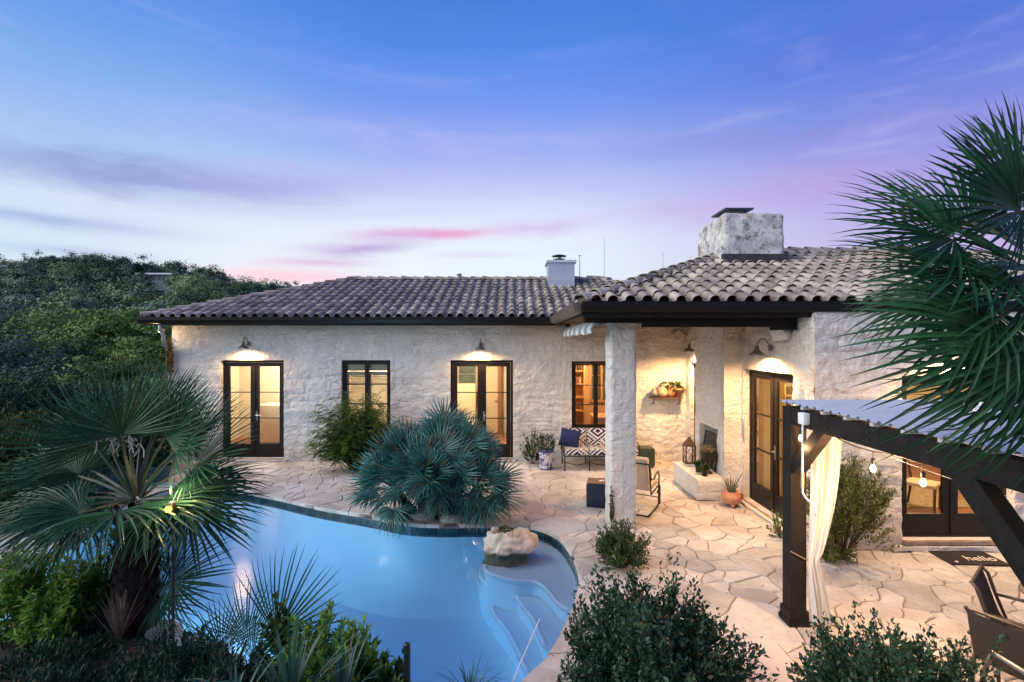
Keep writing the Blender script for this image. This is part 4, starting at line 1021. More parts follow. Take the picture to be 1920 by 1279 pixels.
def frame(o, d, hint):
    x = Vector(d).normalized(); z = Vector(hint) - x * Vector(hint).dot(x)
    z = z.normalized() if z.length > 1e-3 else x.orthogonal().normalized(); y = z.cross(x)
    return Matrix.Translation(o) @ Matrix((x, y, z)).transposed().to_4x4()
def put(name, me, parent, M): return link(name, me, parent, WORLD[parent.name].inverted() @ M)
def trunk_mesh(base, top, r0, r1, seed):
    rnd_ = random.Random(seed); m_ = MB(); base, top = Vector(base), Vector(top); n = 14; pts = [base.lerp(top, i / n) for i in range(n + 1)]
    m_.tube(pts, [r0 + (r1 - r0) * i / n + .012 * math.sin(i * 2.1) for i in range(n + 1)], 14)
    L = (top - base).length; rows = int(L / .075)
    for i in range(rows):
        for j in range(9):
            a = j * 2 * math.pi / 9 + i * .35; t = (i + .5) / rows; r_ = r0 + (r1 - r0) * t; c = base.lerp(top, t); d = Vector((math.cos(a), math.sin(a), 0)); s = Vector((-d.y, d.x, 0))
            p = c + d * (r_ - .01); w = .035 + .01 * rnd_.random(); l = rnd_.uniform(.09, .15)
            m_.add([p - s * w, p + s * w, p + s * w * .6 + d * .06 + Vector((0, 0, l)), p - s * w * .6 + d * .06 + Vector((0, 0, l)), p + d * .035 + Vector((0, 0, l * .4))], [(0, 1, 4), (1, 2, 4), (2, 3, 4), (3, 0, 4)])
            for _ in range(2):
                q = p + d * .03 + s * rnd_.uniform(-.05, .05); e = q + d * rnd_.uniform(.02, .09) + s * rnd_.uniform(-.06, .06) + Vector((0, 0, rnd_.uniform(-.12, .1)))
                m_.add([q, q + Vector((0, 0, .006)), e], [(0, 1, 2)])
    return m_
# ---- tall fan palm at the left, between the camera and the pool
C1 = P(258, 940, 5.2)
pal1 = thing('fan_palm', 'dark green fan palm with a shaggy trunk at the near left edge of the pool', 'palm', (C1.x, 5.22, .0))
trunk_mesh((C1.x - .05, 5.22, -.1), (C1.x, 5.2, C1.z - .12), .23, .17, 1).build('trunk', M_FIBRE, pal1)
fm = [frond_mesh('frond', 40 + i, 34, .60, .70, 185, .07, .28, M_PALM, tip=.15, wid=.82) for i in range(4)]
fd = [frond_mesh('frond', 50 + i, 36, .42, .70, 225, .20, .18, M_PALM, tip=.35, wid=.82) for i in range(3)]
specs = [((185, 790), .25, (.25, -1, .35), 0), ((330, 775), .0, (-.2, -1, .35), 1), ((270, 790), .45, (.1, -.8, .6), 2), ((395, 790), .25, (-.5, -.7, .5), 3), ((120, 850), .3, (.3, -.5, .8), 1), ((225, 800), -.1, (.1, -.9, .5), 3), ((150, 800), -.1, (.35, -.8, .5), 2), ((365, 800), -.15, (-.35, -.8, .5), 0), ((240, 770), .2, (.1, -.9, .4), 1), ((300, 770), .3, (-.1, -.9, .4), 3), ((420, 840), .0, (-.4, -.6, .7), 2), ((90, 870), .1, (.35, -.5, .8), 0), ((300, 800), .3, (0, -.9, .5), 2),
         ((385, 935), -.25, (-.1, -.5, .85), 4), ((420, 900), .25, (-.2, -.3, .9), 5), ((215, 965), -.55, (.05, -.45, .9), 6), ((320, 960), -.5, (-.1, -.5, .85), 4), ((110, 935), -.15, (.2, -.4, .9), 5), ((70, 905), .25, (.2, -.2, .95), 6),
         ((30, 965), -.4, (.3, -.4, .85), 4), ((150, 965), -.4, (.2, -.5, .85), 6), ((355, 960), .35, (-.1, -.1, 1), 5), ((180, 920), .5, (.1, 0, 1), 4), ((450, 925), .05, (-.2, -.4, .9), 6), ((90, 975), .1, (.3, -.4, .9), 6), ((400, 965), .1, (-.1, -.6, .8), 4)]
for (hx, hy), dy, hint, kf in specs:
    H_ = P(hx, hy, C1.y + dy); d = H_ - C1; s = min(1.1, max(.66, d.length / (.62 if kf < 4 else .48)))
    put('frond', (fm + fd)[kf], pal1, frame(C1 + d.normalized() * .05, d, hint) @ Matrix.Scale(s, 4))
for (hx, hy), dy, hint, s in (((150, 1100), .0, (.4, -.9, .4), 1.0), ((335, 1085), .1, (-.3, -.9, .5), 1.0), ((95, 1120), .2, (.4, -.8, .5), .85), ((360, 1120), -.1, (-.2, -.8, .6), .75)):
    b = Vector((C1.x, 5.2, .35)); H_ = P(hx, hy, 5.15 + dy); d = H_ - b; put('frond', fd[0], pal1, frame(b, d, hint) @ Matrix.Scale(s * .9, 4))
dry = MB()
for i in range(14):
    r = random.Random(i); p = P(r.choice((228, 245, 205)) + r.uniform(-14, 14), 830 + r.uniform(-10, 12), 5.1); pts = [p]
    for j in range(4): pts.append(pts[-1] + Vector((r.uniform(-.05, .05), r.uniform(-.03, .03), (.03, -.01, -.05, -.07)[j])))
    for a, b in zip(pts, pts[1:]): dry.add([a + Vector((-.006, 0, 0)), a + Vector((.006, 0, 0)), b + Vector((.006, 0, 0)), b + Vector((-.006, 0, 0))], [(0, 1, 2, 3)])
dry.build('withered_leaf', M_DRY, pal1)
# ---- fan palm at the right, close to the camera, trunk just outside the frame
C2 = P(1985, 520, 2.45)
pal2 = thing('fan_palm', 'large dark fan palm reaching in from the right edge in front of the roof', 'palm', (C2.x + .12, 2.4, 0))
trunk_mesh((C2.x + .13, 2.4, -.1), (C2.x + .1, 2.42, C2.z - .1), .12, .10, 2).build('trunk', M_FIBRE, pal2)
fr2 = [frond_mesh('frond', 70 + i, 31, .45, .55, 195, (.05, .14, .3, .42)[i], .16, M_PALMD, tip=(.08, .2, .5, .9)[i], wid=.92) for i in range(4)]
for (hx, hy), dy, hint, kf, s in (((1900, 385), .0, (-.25, -.8, .5), 0, 1.0), ((1935, 330), .25, (.1, -.9, .3), 0, .95), ((1880, 330), -.2, (-.3, -.7, .5), 0, .85), ((1760, 440), .05, (-.1, -.72, .7), 1, .98), ((1790, 400), .3, (-.2, -.6, .75), 1, .9), ((1740, 505), -.05, (-.05, -.5, .88), 1, .95), ((1760, 560), .2, (0, -.45, .9), 2, .9),
                                 ((1790, 605), -.1, (.3, -.6, .75), 2, .85), ((1830, 560), .25, (-.1, -.35, .95), 2, .9), ((1875, 640), -.15, (.35, -.8, .45), 3, 1.0), ((1905, 660), .05, (.1, -.95, .3), 3, 1.05), ((1935, 690), -.2, (0, -1, .2), 3, .95), ((1800, 530), -.3, (0, -.5, .9), 1, .8), ((1850, 480), -.25, (-.2, -.7, .7), 1, .7), ((1900, 580), -.3, (.1, -.8, .6), 2, .75), ((1890, 440), .35, (-.1, -.8, .5), 0, .9), ((1950, 760), .1, (.2, -1, .2), 3, .9)):
    H_ = P(hx, hy, C2.y + dy); d = H_ - C2; put('frond', fr2[kf], pal2, frame(C2, d, hint) @ Matrix.Scale(s * min(1.15, max(.7, d.length / .45)), 4))
# ---- blue-green clumping palm by the pool
pal3 = thing('clumping_palm', 'round blue-green fan palm clump on the patio at the far pool edge', 'palm', (-1.28, 8.75, 0))
f3 = [frond_mesh('frond', 90 + i, 22, .38, .46, 190, .08 + .14 * (i % 3), .30, M_PALMB, tip=.25, wid=.95) for i in range(5)]
rp = random.Random(11); crowns = [(-1.28, 8.8, 1.08), (-1.72, 8.85, .86), (-.82, 8.8, .92), (-1.5, 8.5, .62), (-1.0, 8.5, .60), (-1.2, 9.1, 1.15), (-1.95, 8.6, .5), (-.6, 8.65, .52), (-1.25, 8.4, .8)]
for ci, c in enumerate(crowns):
    m_ = MB(); m_.tube([(-1.28 + (c[0] + 1.28) * .5, 8.75, -.05), (c[0] * .8 - .256, c[1], c[2] * .55), c], [.085, .08, .06], 8); m_.build('trunk', M_FIBRE, pal3)
    for i in range(17):
        e = R(rp.uniform(-55, 82)); a = rp.uniform(0, 2 * math.pi)
        out = Vector((c[0] + 1.28, (c[1] - 8.8), 0)) * .9
        d = Vector((math.cos(a) * math.cos(e), math.sin(a) * math.cos(e), math.sin(e))) + out * .8 + Vector((0, -.18, 0)); d.normalize()
        hint = Vector((d.x * .5, d.y * .5 - .25, .8)) if d.z < .55 else Vector((-d.x * .6, -.8, .3))
        hint = hint + Vector((rp.uniform(-.4, .4), rp.uniform(-.7, .3), rp.uniform(-.4, .3)))
        put('frond', f3[(i + ci) % 5], pal3, frame(c, d, hint) @ Matrix.Scale(rp.uniform(.85, 1.15), 4))
# ---- small fan palm in the near bed
pal4 = thing('small_fan_palm', 'low fan palm spreading its leaves in the front bed against the pool', 'palm', (-2.35, 4.35, .1))
f4 = [frond_mesh('frond', 110 + i, 30, .45, .55, 170, .05, .2, M_PALM, tip=.1, wid=.62) for i in range(3)]
b4 = Vector((-2.4, 4.3, .05))
for (hx, hy), dy, hint, s in (((470, 1180), .1, (0, -1, .4), 1.0), ((545, 1165), .0, (-.3, -1, .4), .95), ((410, 1195), .05, (.3, -1, .4), .95), ((500, 1215), -.2, (0, -1, .5), .8), ((380, 1230), .15, (.4, -.8, .6), .8), ((590, 1210), .2, (-.4, -.8, .6), .7)):
    d = P(hx, hy, 4.3 + dy) - b4; put('frond', f4[hx % 3], pal4, frame(b4, d, hint) @ Matrix.Scale(s * d.length / .55, 4))

# ------------------------------------------------------------------ leafy bushes
def leaves_np(C, D, N, L, Wd, fold=.25):
    """C centres, D leaf directions, N normals (n,3); returns verts, tri faces (two triangles per leaf)"""
    D = D / np.linalg.norm(D, axis=1, keepdims=True); S = np.cross(N, D); S /= (np.linalg.norm(S, axis=1, keepdims=True) + 1e-9); U = np.cross(D, S)
    L = np.broadcast_to(np.asarray(L), (len(C),))[:, None]; Wd = np.broadcast_to(np.asarray(Wd), (len(C),))[:, None]
    V = np.stack([C, C + D * L * .45 + S * Wd / 2 + U * Wd * fold, C + D * L, C + D * L * .45 - S * Wd / 2 + U * Wd * fold], 1).reshape(-1, 3)
    b = np.arange(len(C))[:, None] * 4; F = np.concatenate([b + [[0, 1, 2]], b + [[0, 2, 3]]], 1).reshape(-1, 3)
    return V, F
def bush(name, label, base, rx, ry, rz, nt, nl, L, Wd, m, seed, cat='shrub', stem_r=.006, group=None, cz=None, inner=.35, droop=0.0, up=.3, sprays=0, stem_m=None, spread=1.0):
    """shrub: woody stems from the base to twig ends through an uneven ellipsoid, leaves along the outer part of each twig"""
    r = np.random.RandomState(seed); base = Vector(base); t_ = thing(name, label, cat, base, group=group)
    cz = rz if cz is None else cz
    a = r.uniform(0, 2 * np.pi, nt); ce = r.uniform(-.75, 1, nt); se = np.sqrt(1 - ce ** 2); rad = r.uniform(.62, 1.0, nt) ** .6
    lob = 1 + .16 * np.sin(3 * a + seed) + .13 * np.sin(5 * a + 4 * ce + seed * 2) + .1 * np.sin(7 * ce + 2 * a)
    if sprays: idx = r.choice(nt, sprays, replace=False); lob[idx] *= r.uniform(1.08, 1.28, sprays)
    E = np.stack([np.cos(a) * se * rx * rad * lob, np.sin(a) * se * ry * rad * lob, ce * rz * rad * lob + cz], 1)
    E[:, 2] = np.maximum(E[:, 2], .02)
    S = np.stack([E[:, 0] * .25, E[:, 1] * .25, np.maximum(0, E[:, 2] * .35 - .1 * rz)], 1)
    tt = r.uniform(inner, 1.0, (nt, nl)) ** .8; Cc = S[:, None] + (E - S)[:, None] * tt[..., None]
    Cc[..., 2] -= droop * tt ** 3
    Cc += r.normal(0, .012 * rx / .6, Cc.shape); Cc = Cc.reshape(-1, 3)
    tdir = np.repeat((E - S) / np.linalg.norm(E - S, axis=1, keepdims=True), nl, 0)
    D = tdir * .6 + r.normal(0, .6, (len(Cc), 3)) + [0, 0, up - droop]
    N = r.normal(0, .45, (len(Cc), 3)) + [0, 0, .7] + tdir * .7
    Lr = L * r.uniform(.65, 1.2, len(Cc)); V, F = leaves_np(Cc, D, N, Lr, Wd / L * Lr)
    link('leaves', npmesh('leaves', V, F, m), t_, Matrix())
    st = MB(); k_ = max(6, min(60, nt // 8))
    for i in r.choice(nt, min(k_, nt), replace=False):
        s0 = Vector((S[i][0] * .2, S[i][1] * .2, 0)); st.tube([s0, Vector(S[i]), Vector(S[i]).lerp(Vector(E[i]), .55) + Vector((0, 0, -droop * .17)), Vector(E[i]) + Vector((0, 0, -droop))], [stem_r * 1.6, stem_r * 1.2, stem_r * .8, stem_r * .3], 4, False)
    local('stem', st, stem_m or M_BARK, t_)
    return t_
M_HOLLY = leafmat('holly_leaf', (.009, .034, .017), (.052, .115, .058), .2, .42, .35, brown=.02)
M_SHRUB = leafmat('shrub_leaf', (.020, .050, .014), (.085, .14, .035), .3, .55, .3)
M_NAND = leafmat('nandina_leaf', (.055, .085, .020), (.23, .24, .07), .3, .55, .3)
M_MIMO = leafmat('feathery_leaf', (.045, .10, .02), (.20, .29, .06), .35, .6, .2)
M_LIME = leafmat('backlit_leaf', (.09, .21, .03), (.26, .46, .10), .55, .5, .3)  # glow of the backlight is put into this bright leaf colour
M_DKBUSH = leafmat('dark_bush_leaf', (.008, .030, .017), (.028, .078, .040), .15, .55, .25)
M_OLIVE = leafmat('olive_bush_leaf', (.022, .046, .014), (.085, .130, .034), .2, .6, .2)
bush('holly_bush', 'broad dark holly bush with small leaves at the bottom centre beside the pool', G(1210, 1420) + Vector((.02, -.1, 0)), .64, .6, .58, 1000, 44, .042, .024, M_HOLLY, 1, cz=.72, sprays=30, stem_r=.007, inner=.25)
bush('holly_bush', 'dark holly bush at the bottom right in front of the patio chairs', P(1690, 1440, 3.35), .68, .5, .36, 620, 40, .042, .023, M_HOLLY, 2, cz=.50, sprays=26, inner=.25)
bush('small_shrub', 'twiggy dark shrub at the foot of the porch pillar', G(1165, 1066), .36, .36, .30, 340, 24, .040, .016, M_OLIVE, 3, cz=.30, sprays=22, stem_r=.005)
bush('nandina_shrub', 'tall open nandina shrub against the wall behind the curtain', G(1598, 1062) + Vector((0, .2, 0)), .58, .42, .64, 300, 36, .066, .018, M_NAND, 4, cz=.80, sprays=16, stem_r=.006, inner=.5, up=.0)
bush('nandina_shrub', 'low leafy sprigs at the base of the tall nandina', G(1560, 1052), .30, .25, .16, 60, 22, .06, .02, M_NAND, 41, cz=.16, sprays=4, up=.0)
bush('creeping_plant', 'small leafy plant growing at the porch door step beside the post', G(1462, 1010), .16, .2, .2, 40, 16, .045, .018, M_NAND, 5, cz=.16, sprays=6)
bush('wall_shrub', 'loose olive green shrub against the wall beside the patterned pot', G(1000, 871), .30, .2, .42, 90, 26, .05, .018, M_SHRUB, 6, cz=.42, sprays=12, stem_r=.005)
def feather(name, label, base, nb, Rr, h, seed, m):
    """feathery shrub: arching branches set with pinnate leaves"""
    r = random.Random(seed); t_ = thing(name, label, 'shrub', base); st = MB(); Cs = []; Ds = []; Ns = []
    for i in range(nb):
        a = r.uniform(0, 2 * math.pi); rr_ = Rr * r.uniform(.3, 1); hh = h * r.uniform(.35, 1.0) * (1 - .35 * (rr_ / Rr) ** 2)
        e = Vector((math.cos(a) * rr_, math.sin(a) * rr_ * .6, hh)); p1 = Vector((e.x * .35, e.y * .35, hh * .75)); s0 = Vector((e.x * .06, e.y * .06, 0))
        br = [s0.lerp(p1, t) * (1 - t) + p1.lerp(e, t) * t for t in (0, .25, .5, .75, 1)]; st.tube(br, [.012, .009, .007, .005, .002], 4, False)
        for j in range(16):
            t = r.uniform(.35, 1); q = s0.lerp(p1, t) * (1 - t) + p1.lerp(e, t) * t
            d = Vector((r.gauss(0, 1) + math.cos(a) * .8, r.gauss(0, .8), r.uniform(-.5, .5))).normalized(); ln = r.uniform(.16, .28); sd_ = d.cross(Vector((0, 0, 1))).normalized()
            for k_ in range(11):
                f = (k_ + 1) / 11
                c = q + d * ln * f + Vector((0, 0, -.09 * f * f))
                for sg in (-1, 1): Cs.append(c); Ds.append(sd_ * sg + d * .45 + Vector((0, 0, -.15))); Ns.append((r.gauss(0, .25), r.gauss(0, .25), 1))
    V, F = leaves_np(np.array(Cs), np.array(Ds), np.array(Ns), .085, .018, .1); link('leaves', npmesh('leaves', V, F, m), t_, Matrix()); local('stem', st, M_BARK, t_); return t_
feather('feathery_shrub', 'wide feathery green shrub in front of the shuttered window', G(668, 886), 150, 1.22, 2.0, 8, M_MIMO)
# potted plant by the sofa gets its sprigs with the pot below; front bed planting
bed_z = .10
def mound():
    V = []; F = []; nx, ny = 60, 26; xs = np.linspace(-9.5, -.25, nx); ys = np.linspace(2.2, 6.6, ny)
    for y in ys:
        for x in xs:
            d_in = in_poly(x, y); q_, dd = near_pool(x, y); s = -dd if d_in else dd
            z = -.3 if s < -.02 else .03 + .05 * noise.noise(Vector((x * 2, y * 2, 0))) + min(1, max(0, (s - .1) / 1.5)) * .28
            V.append((x, y, z))
    for j in range(ny - 1):
        for i in range(nx - 1):
            ids = (j * nx + i, j * nx + i + 1, (j + 1) * nx + i + 1, (j + 1) * nx + i)
            if all(V[q_][2] > -.25 for q_ in ids): F.append(ids)
    used_ = sorted({i for f in F for i in f}); mp = {u: i for i, u in enumerate(used_)}
    return MB().add([V[u] for u in used_], [tuple(mp[i] for i in f) for f in F])
struct(mound().build('planting_bed', M_SOIL, smooth=True))
# rough border stones between the bed and the pool
rb = random.Random(17); edge = [p for p in resample(offset(POOL, .14), .26) if p.y < 5.75 and -7.5 < p.x < -.3]
ROCK = []
for i in range(3):
    b = bmesh.new(); bmesh.ops.create_icosphere(b, subdivisions=3, radius=1)
    for v in b.verts: v.co *= 1 + .25 * noise.noise(v.co * 1.4 + Vector((i * 9, 0, 0))) + .08 * noise.noise(v.co * 4)
    me = bpy.data.meshes.new('border_rock'); b.to_mesh(me); b.free(); me.polygons.foreach_set('use_smooth', [True] * len(me.polygons)); me.materials.append(mat('pale_rock', (.5, .5, .48), rough=.9, var=.3, vscale=5, bump=.5, bscale=12)); ROCK.append(me)
for i, p in enumerate(edge):
    o = link('border_rock', ROCK[i % 3], None, Matrix.Translation((p.x, p.y, .02 + rb.uniform(-.02, .04))) @ Matrix.Rotation(rb.uniform(0, 6), 4, 'Z') @ Matrix.Diagonal((rb.uniform(.12, .2), rb.uniform(.1, .16), rb.uniform(.07, .12), 1)))
    tag(o, 'pale rough rock edging the pool beneath the left plants', 'rock', 'rocks edging the near side of the pool')
# dark low bushes along the bottom left
for i, (x, y, Y, rx, rz, s) in enumerate(((40, 1290, 4.1, .55, .26, 1), (190, 1300, 3.9, .5, .24, 2), (330, 1262, 4.3, .5, .30, 3), (420, 1285, 4.0, .42, .30, 4), (110, 1250, 4.6, .5, .16, 5), (250, 1330, 3.6, .5, .24, 6), (30, 1340, 3.5, .5, .28, 7), (390, 1325, 3.6, .45, .3, 8))):
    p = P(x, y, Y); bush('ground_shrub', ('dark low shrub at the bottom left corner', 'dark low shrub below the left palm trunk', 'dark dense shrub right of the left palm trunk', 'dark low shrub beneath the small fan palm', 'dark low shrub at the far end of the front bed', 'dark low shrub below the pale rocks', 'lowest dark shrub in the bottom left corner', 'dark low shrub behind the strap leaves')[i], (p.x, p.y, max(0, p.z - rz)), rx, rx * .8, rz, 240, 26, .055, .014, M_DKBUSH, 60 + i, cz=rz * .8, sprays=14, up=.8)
# backlit leafy stems left of the palm
for i, (x, y, Y, h) in enumerate(((55, 1200, 5.05, 1.0), (130, 1200, 5.0, .92), (10, 1210, 4.85, .9), (178, 1195, 5.2, .72), (90, 1215, 4.8, .62))):
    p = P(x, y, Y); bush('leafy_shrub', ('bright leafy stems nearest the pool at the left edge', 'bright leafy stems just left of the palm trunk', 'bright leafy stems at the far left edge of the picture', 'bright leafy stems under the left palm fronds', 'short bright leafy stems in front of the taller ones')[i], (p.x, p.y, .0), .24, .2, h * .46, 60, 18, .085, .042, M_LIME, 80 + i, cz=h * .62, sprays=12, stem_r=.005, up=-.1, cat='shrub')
# leafy shrubs right of the small palm
for i, (x, y, Y, rx, h, n) in enumerate(((600, 1240, 4.1, .30, .80, 70), (665, 1262, 4.0, .26, .66, 60), (545, 1235, 4.2, .26, .8, 46), (720, 1290, 3.9, .22, .42, 40))):
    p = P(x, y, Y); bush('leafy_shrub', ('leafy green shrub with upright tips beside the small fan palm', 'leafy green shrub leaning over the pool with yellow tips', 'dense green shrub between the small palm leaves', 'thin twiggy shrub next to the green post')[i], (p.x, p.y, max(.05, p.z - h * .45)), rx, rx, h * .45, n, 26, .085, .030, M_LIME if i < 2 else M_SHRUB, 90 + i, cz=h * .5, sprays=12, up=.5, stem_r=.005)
# strap-leaved plants
def straps(name, label, base, n, L, W_, seed, m, spread=.8, droop=.5):
    r = random.Random(seed); t_ = thing(name, label, 'plant', base); m_ = MB()
    for i in range(n):
        a = r.uniform(0, 2 * math.pi); e = R(r.uniform(45, 88)); d = Vector((math.cos(a) * math.cos(e) * spread * 1.3, math.sin(a) * math.cos(e) * spread, math.sin(e))).normalized(); s = d.cross(Vector((0, 0, 1))).normalized(); l = L * r.uniform(.6, 1.1); dr = droop * r.uniform(.3, 1.4)
        V = []; K = 7
        for k_ in range(K + 1):
            f = k_ / K; p = Vector((d.x * .05, d.y * .05, 0)) + d * l * f + Vector((d.x * .6, d.y * .6, -1)) * dr * l * f ** 2.4 * .5; w = W_ * (1 - f ** 2.2) * (.7 + .6 * f) + .0006
            V += [p - s * w + Vector((0, 0, w * .5)), p, p + s * w + Vector((0, 0, w * .5))]
        F = [f_ for k_ in range(K) for f_ in ((k_ * 3, k_ * 3 + 1, k_ * 3 + 4, k_ * 3 + 3), (k_ * 3 + 1, k_ * 3 + 2, k_ * 3 + 5, k_ * 3 + 4))]
        m_.add(V, F)
    local('leaves', m_, m, t_, smooth=True); return t_
M_STRAP = leafmat('strap_leaf', (.018, .075, .050), (.055, .155, .10), .2, .4, .5)
straps('strap_leaf_plant', 'long strap-leaved plant at the bottom left of centre', P(545, 1330, 3.5), 60, .62, .010, 1, M_STRAP)
straps('strap_leaf_plant', 'strap-leaved plant arching out at the bottom left', P(440, 1345, 3.3), 26, .55, .010, 2, M_STRAP, 1.1, .8)
straps('strap_leaf_plant', 'strap-leaved plant leaning right toward the green post', P(640, 1320, 3.6), 36, .56, .011, 3, M_STRAP, 1.1, .6)
straps('grass_tuft', 'fine green grass tuft at the bottom edge right of the green post', P(880, 1310, 3.7), 80, .30, .0035, 4, M_STRAP, 1.2, .9)
straps('dry_grass_tuft', 'dry straw-coloured grass tuft in front of the left palm trunk', P(222, 1200, 4.85), 90, .5, .003, 5, mat('straw', (.20, .165, .12), rough=.8, var=.3), .55, .25)
# hedge and shrubs left of the house
rl = random.Random(31)
for i, (x, y, Y, rx, rz, m_) in enumerate(((60, 900, 10.5, 1.5, .9, M_OLIVE), (170, 885, 11.5, 1.3, .8, M_SHRUB), (-40, 930, 8.8, 1.3, .8, M_OLIVE), (250, 880, 11.5, .9, .7, M_OLIVE), (100, 950, 8.6, 1.1, .6, M_OLIVE), (20, 830, 14, 1.6, 1.1, M_DKBUSH), (150, 830, 15, 1.6, 1.0, M_DKBUSH))):
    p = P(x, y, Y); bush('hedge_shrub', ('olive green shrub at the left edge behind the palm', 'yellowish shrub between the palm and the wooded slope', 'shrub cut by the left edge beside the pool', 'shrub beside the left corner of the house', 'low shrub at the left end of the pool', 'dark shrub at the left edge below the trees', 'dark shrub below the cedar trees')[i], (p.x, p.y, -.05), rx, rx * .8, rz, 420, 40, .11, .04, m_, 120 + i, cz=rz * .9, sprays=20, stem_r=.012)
straps('spiky_plant', 'spiky grey-green plant at the left edge behind the palm', P(30, 890, 9.0), 60, .9, .02, 6, M_PALMD, .9, .1)
# vine on the downspout
bush('corner_vine', 'orange-leaved vine climbing the downspout at the left house corner', P(318, 700, 12.62), .09, .06, .62, 70, 14, .06, .04, mat('vine_leaf', (.22, .12, .035), rough=.7, var=.4), 140, cz=.3, stem_r=.006, cat='vine')
# ================================================================== wooded hill and trees
def hill_z(X, Y):
    px = 960 + X * FPX / max(Y, 1); yk = np.interp(px, (-400, 0, 120, 300, 400, 500, 620, 800, 1100), (536, 534, 524, 532, 552, 574, 584, 590, 598))
    top = CH + (HY - yk) * 150 / FPX; t = min(1, max(0, (Y - 42) / 108)); t = t * t * (3 - 2 * t) * .35 + t * .65
    return -4 + (top + 4) * t + .8 * noise.noise(Vector((X * .03, Y * .03, 0)))
V = []; F = []; nx, ny = 80, 40; xs = np.linspace(-320, 260, nx); ys = np.linspace(40, 330, ny)
for y in ys:
    for x in xs: V.append((x, y, float(hill_z(x, y)) if y > 41 else -4.2))
for j in range(ny - 1):
    for i in range(nx - 1): F.append((j * nx + i, j * nx + i + 1, (j + 1) * nx + i + 1, (j + 1) * nx + i))
struct(MB().add(V, F).build('hill', mat('hill_ground', (.045, .068, .034), rough=.95, var=.4, vscale=.2), smooth=True))
def crown_mesh(name, seed, rx, rz, K, m_, s, mtl, flat=0.0):
    r = np.random.RandomState(seed); a = r.uniform(0, 2 * np.pi, K); ce = r.uniform(-.55, 1, K); se = np.sqrt(1 - ce ** 2); rad = r.uniform(.35, 1, K) ** .5
    lob = 1 + .18 * np.sin(3 * a + seed) + .14 * np.sin(5 * a + 3 * ce + seed)
    Cc = np.stack([np.cos(a) * se * rx * rad * lob, np.sin(a) * se * rx * rad * lob, ce * rz * rad * lob], 1)
    cs = r.uniform(.6, 1.25, K) * rx * (.17 if K < 60 else .15)
    C = np.repeat(Cc, m_, 0) + r.normal(0, 1, (K * m_, 3)) * np.repeat(cs, m_)[:, None] * [1, 1, .62 - flat]
    On = C / [rx, rx, rz]; On /= np.linalg.norm(On, axis=1, keepdims=True) + 1e-6; Oc = C - np.repeat(Cc, m_, 0); Oc /= np.linalg.norm(Oc, axis=1, keepdims=True) + 1e-6
    N = r.normal(0, .3, (len(C), 3)) + On * .8 + Oc * .6 + [0, 0, .35]; D = np.cross(N, r.normal(0, 1, (len(C), 3)))
    Vv, Ff = leaves_np(C, D, N, s * r.uniform(.6, 1.3, len(C)), s * .62, .2); return npmesh(name, Vv, Ff, mtl)
def trunk_tree(seed, h, r0, rx, rz):
    r = random.Random(seed); m_ = MB(); m_.tube([(0, 0, -h * .2), (.03 * h, 0, h * .5), (0, .02 * h, h)], [r0, r0 * .7, r0 * .5], 7, False)
    for i in range(7):
        a = r.uniform(0, 6.28); z0 = h * r.uniform(.55, 1.0); e = Vector((math.cos(a) * rx * r.uniform(.4, .8), math.sin(a) * rx * r.uniform(.4, .8), h + rz * r.uniform(-.1, .7)))
        m_.tube([(0, 0, z0), Vector((0, 0, z0)).lerp(e, .5) + Vector((0, 0, .1 * rz)), e], [r0 * .4, r0 * .25, r0 * .08], 5, False)
    return m_.mesh('trunk', M_BARK)
M_OAK = leafmat('far_oak_leaf', (.040, .10, .05), (.28, .37, .17), .15, .7, .15, .25, .9)
M_OAK2 = leafmat('far_cedar_leaf', (.026, .08, .056), (.19, .29, .18), .1, .7, .15, .25, .9)
M_MID = leafmat('mid_tree_leaf', (.09, .18, .04), (.34, .46, .13), .25, .6, .2, .5)
M_CED = leafmat('cedar_leaf', (.036, .105, .024), (.16, .28, .06), .2, .6, .2, .6, .4)
M_DKT = leafmat('dark_tree_leaf', (.024, .074, .050), (.095, .18, .11), .2, .6, .2, .6, .4)  # darker grey-green foliage colour
far = [(crown_mesh('crown', 200 + i, 3.3, 2.6, 34, 70, .42, (M_OAK, M_OAK, M_OAK2)[i]), trunk_tree(200 + i, 2.4, .25, 3.4, 2.5)) for i in range(3)]
def tree(name, label, loc, cr, tr, hz, s, rz, group=None):
    t_ = thing(name, label, 'tree', loc, rz, group, s); link('crown', cr, t_, Matrix.Translation((0, 0, hz))); link('trunk', tr, t_, Matrix()); return t_
rh = random.Random(77); placed = []; cnt = 0; tries = 0
while cnt < 150 and tries < 6000:
    tries += 1; Y = 52 + 116 * math.sqrt(rh.random()) ; px = rh.uniform(-70, 620); X = (px - 960) * Y / FPX
    if px > 330 and (HY - 520) * 0 + Y < 95: continue
    if any((X - a) ** 2 + (Y - b) ** 2 < (5.4 if Y > 90 else 4.6) ** 2 for a, b in placed): continue
    if any(abs(px - hx) < hw and 92 < Y < yh + 8 for hx, hw, yh in ((296, 36, 128), (176, 16, 130), (226, 20, 130), (20, 30, 140))): continue
    placed.append((X, Y)); cr, tr = far[rh.randrange(3)]
    tree('hillside_tree', 'dark green oak or cedar in the woods covering the hillside', (X, Y, float(hill_z(X, Y)) - .6), cr, tr, 3.3, rh.uniform(.8, 1.35), rh.uniform(0, 6.28), 'trees of the wooded hillside'); cnt += 1
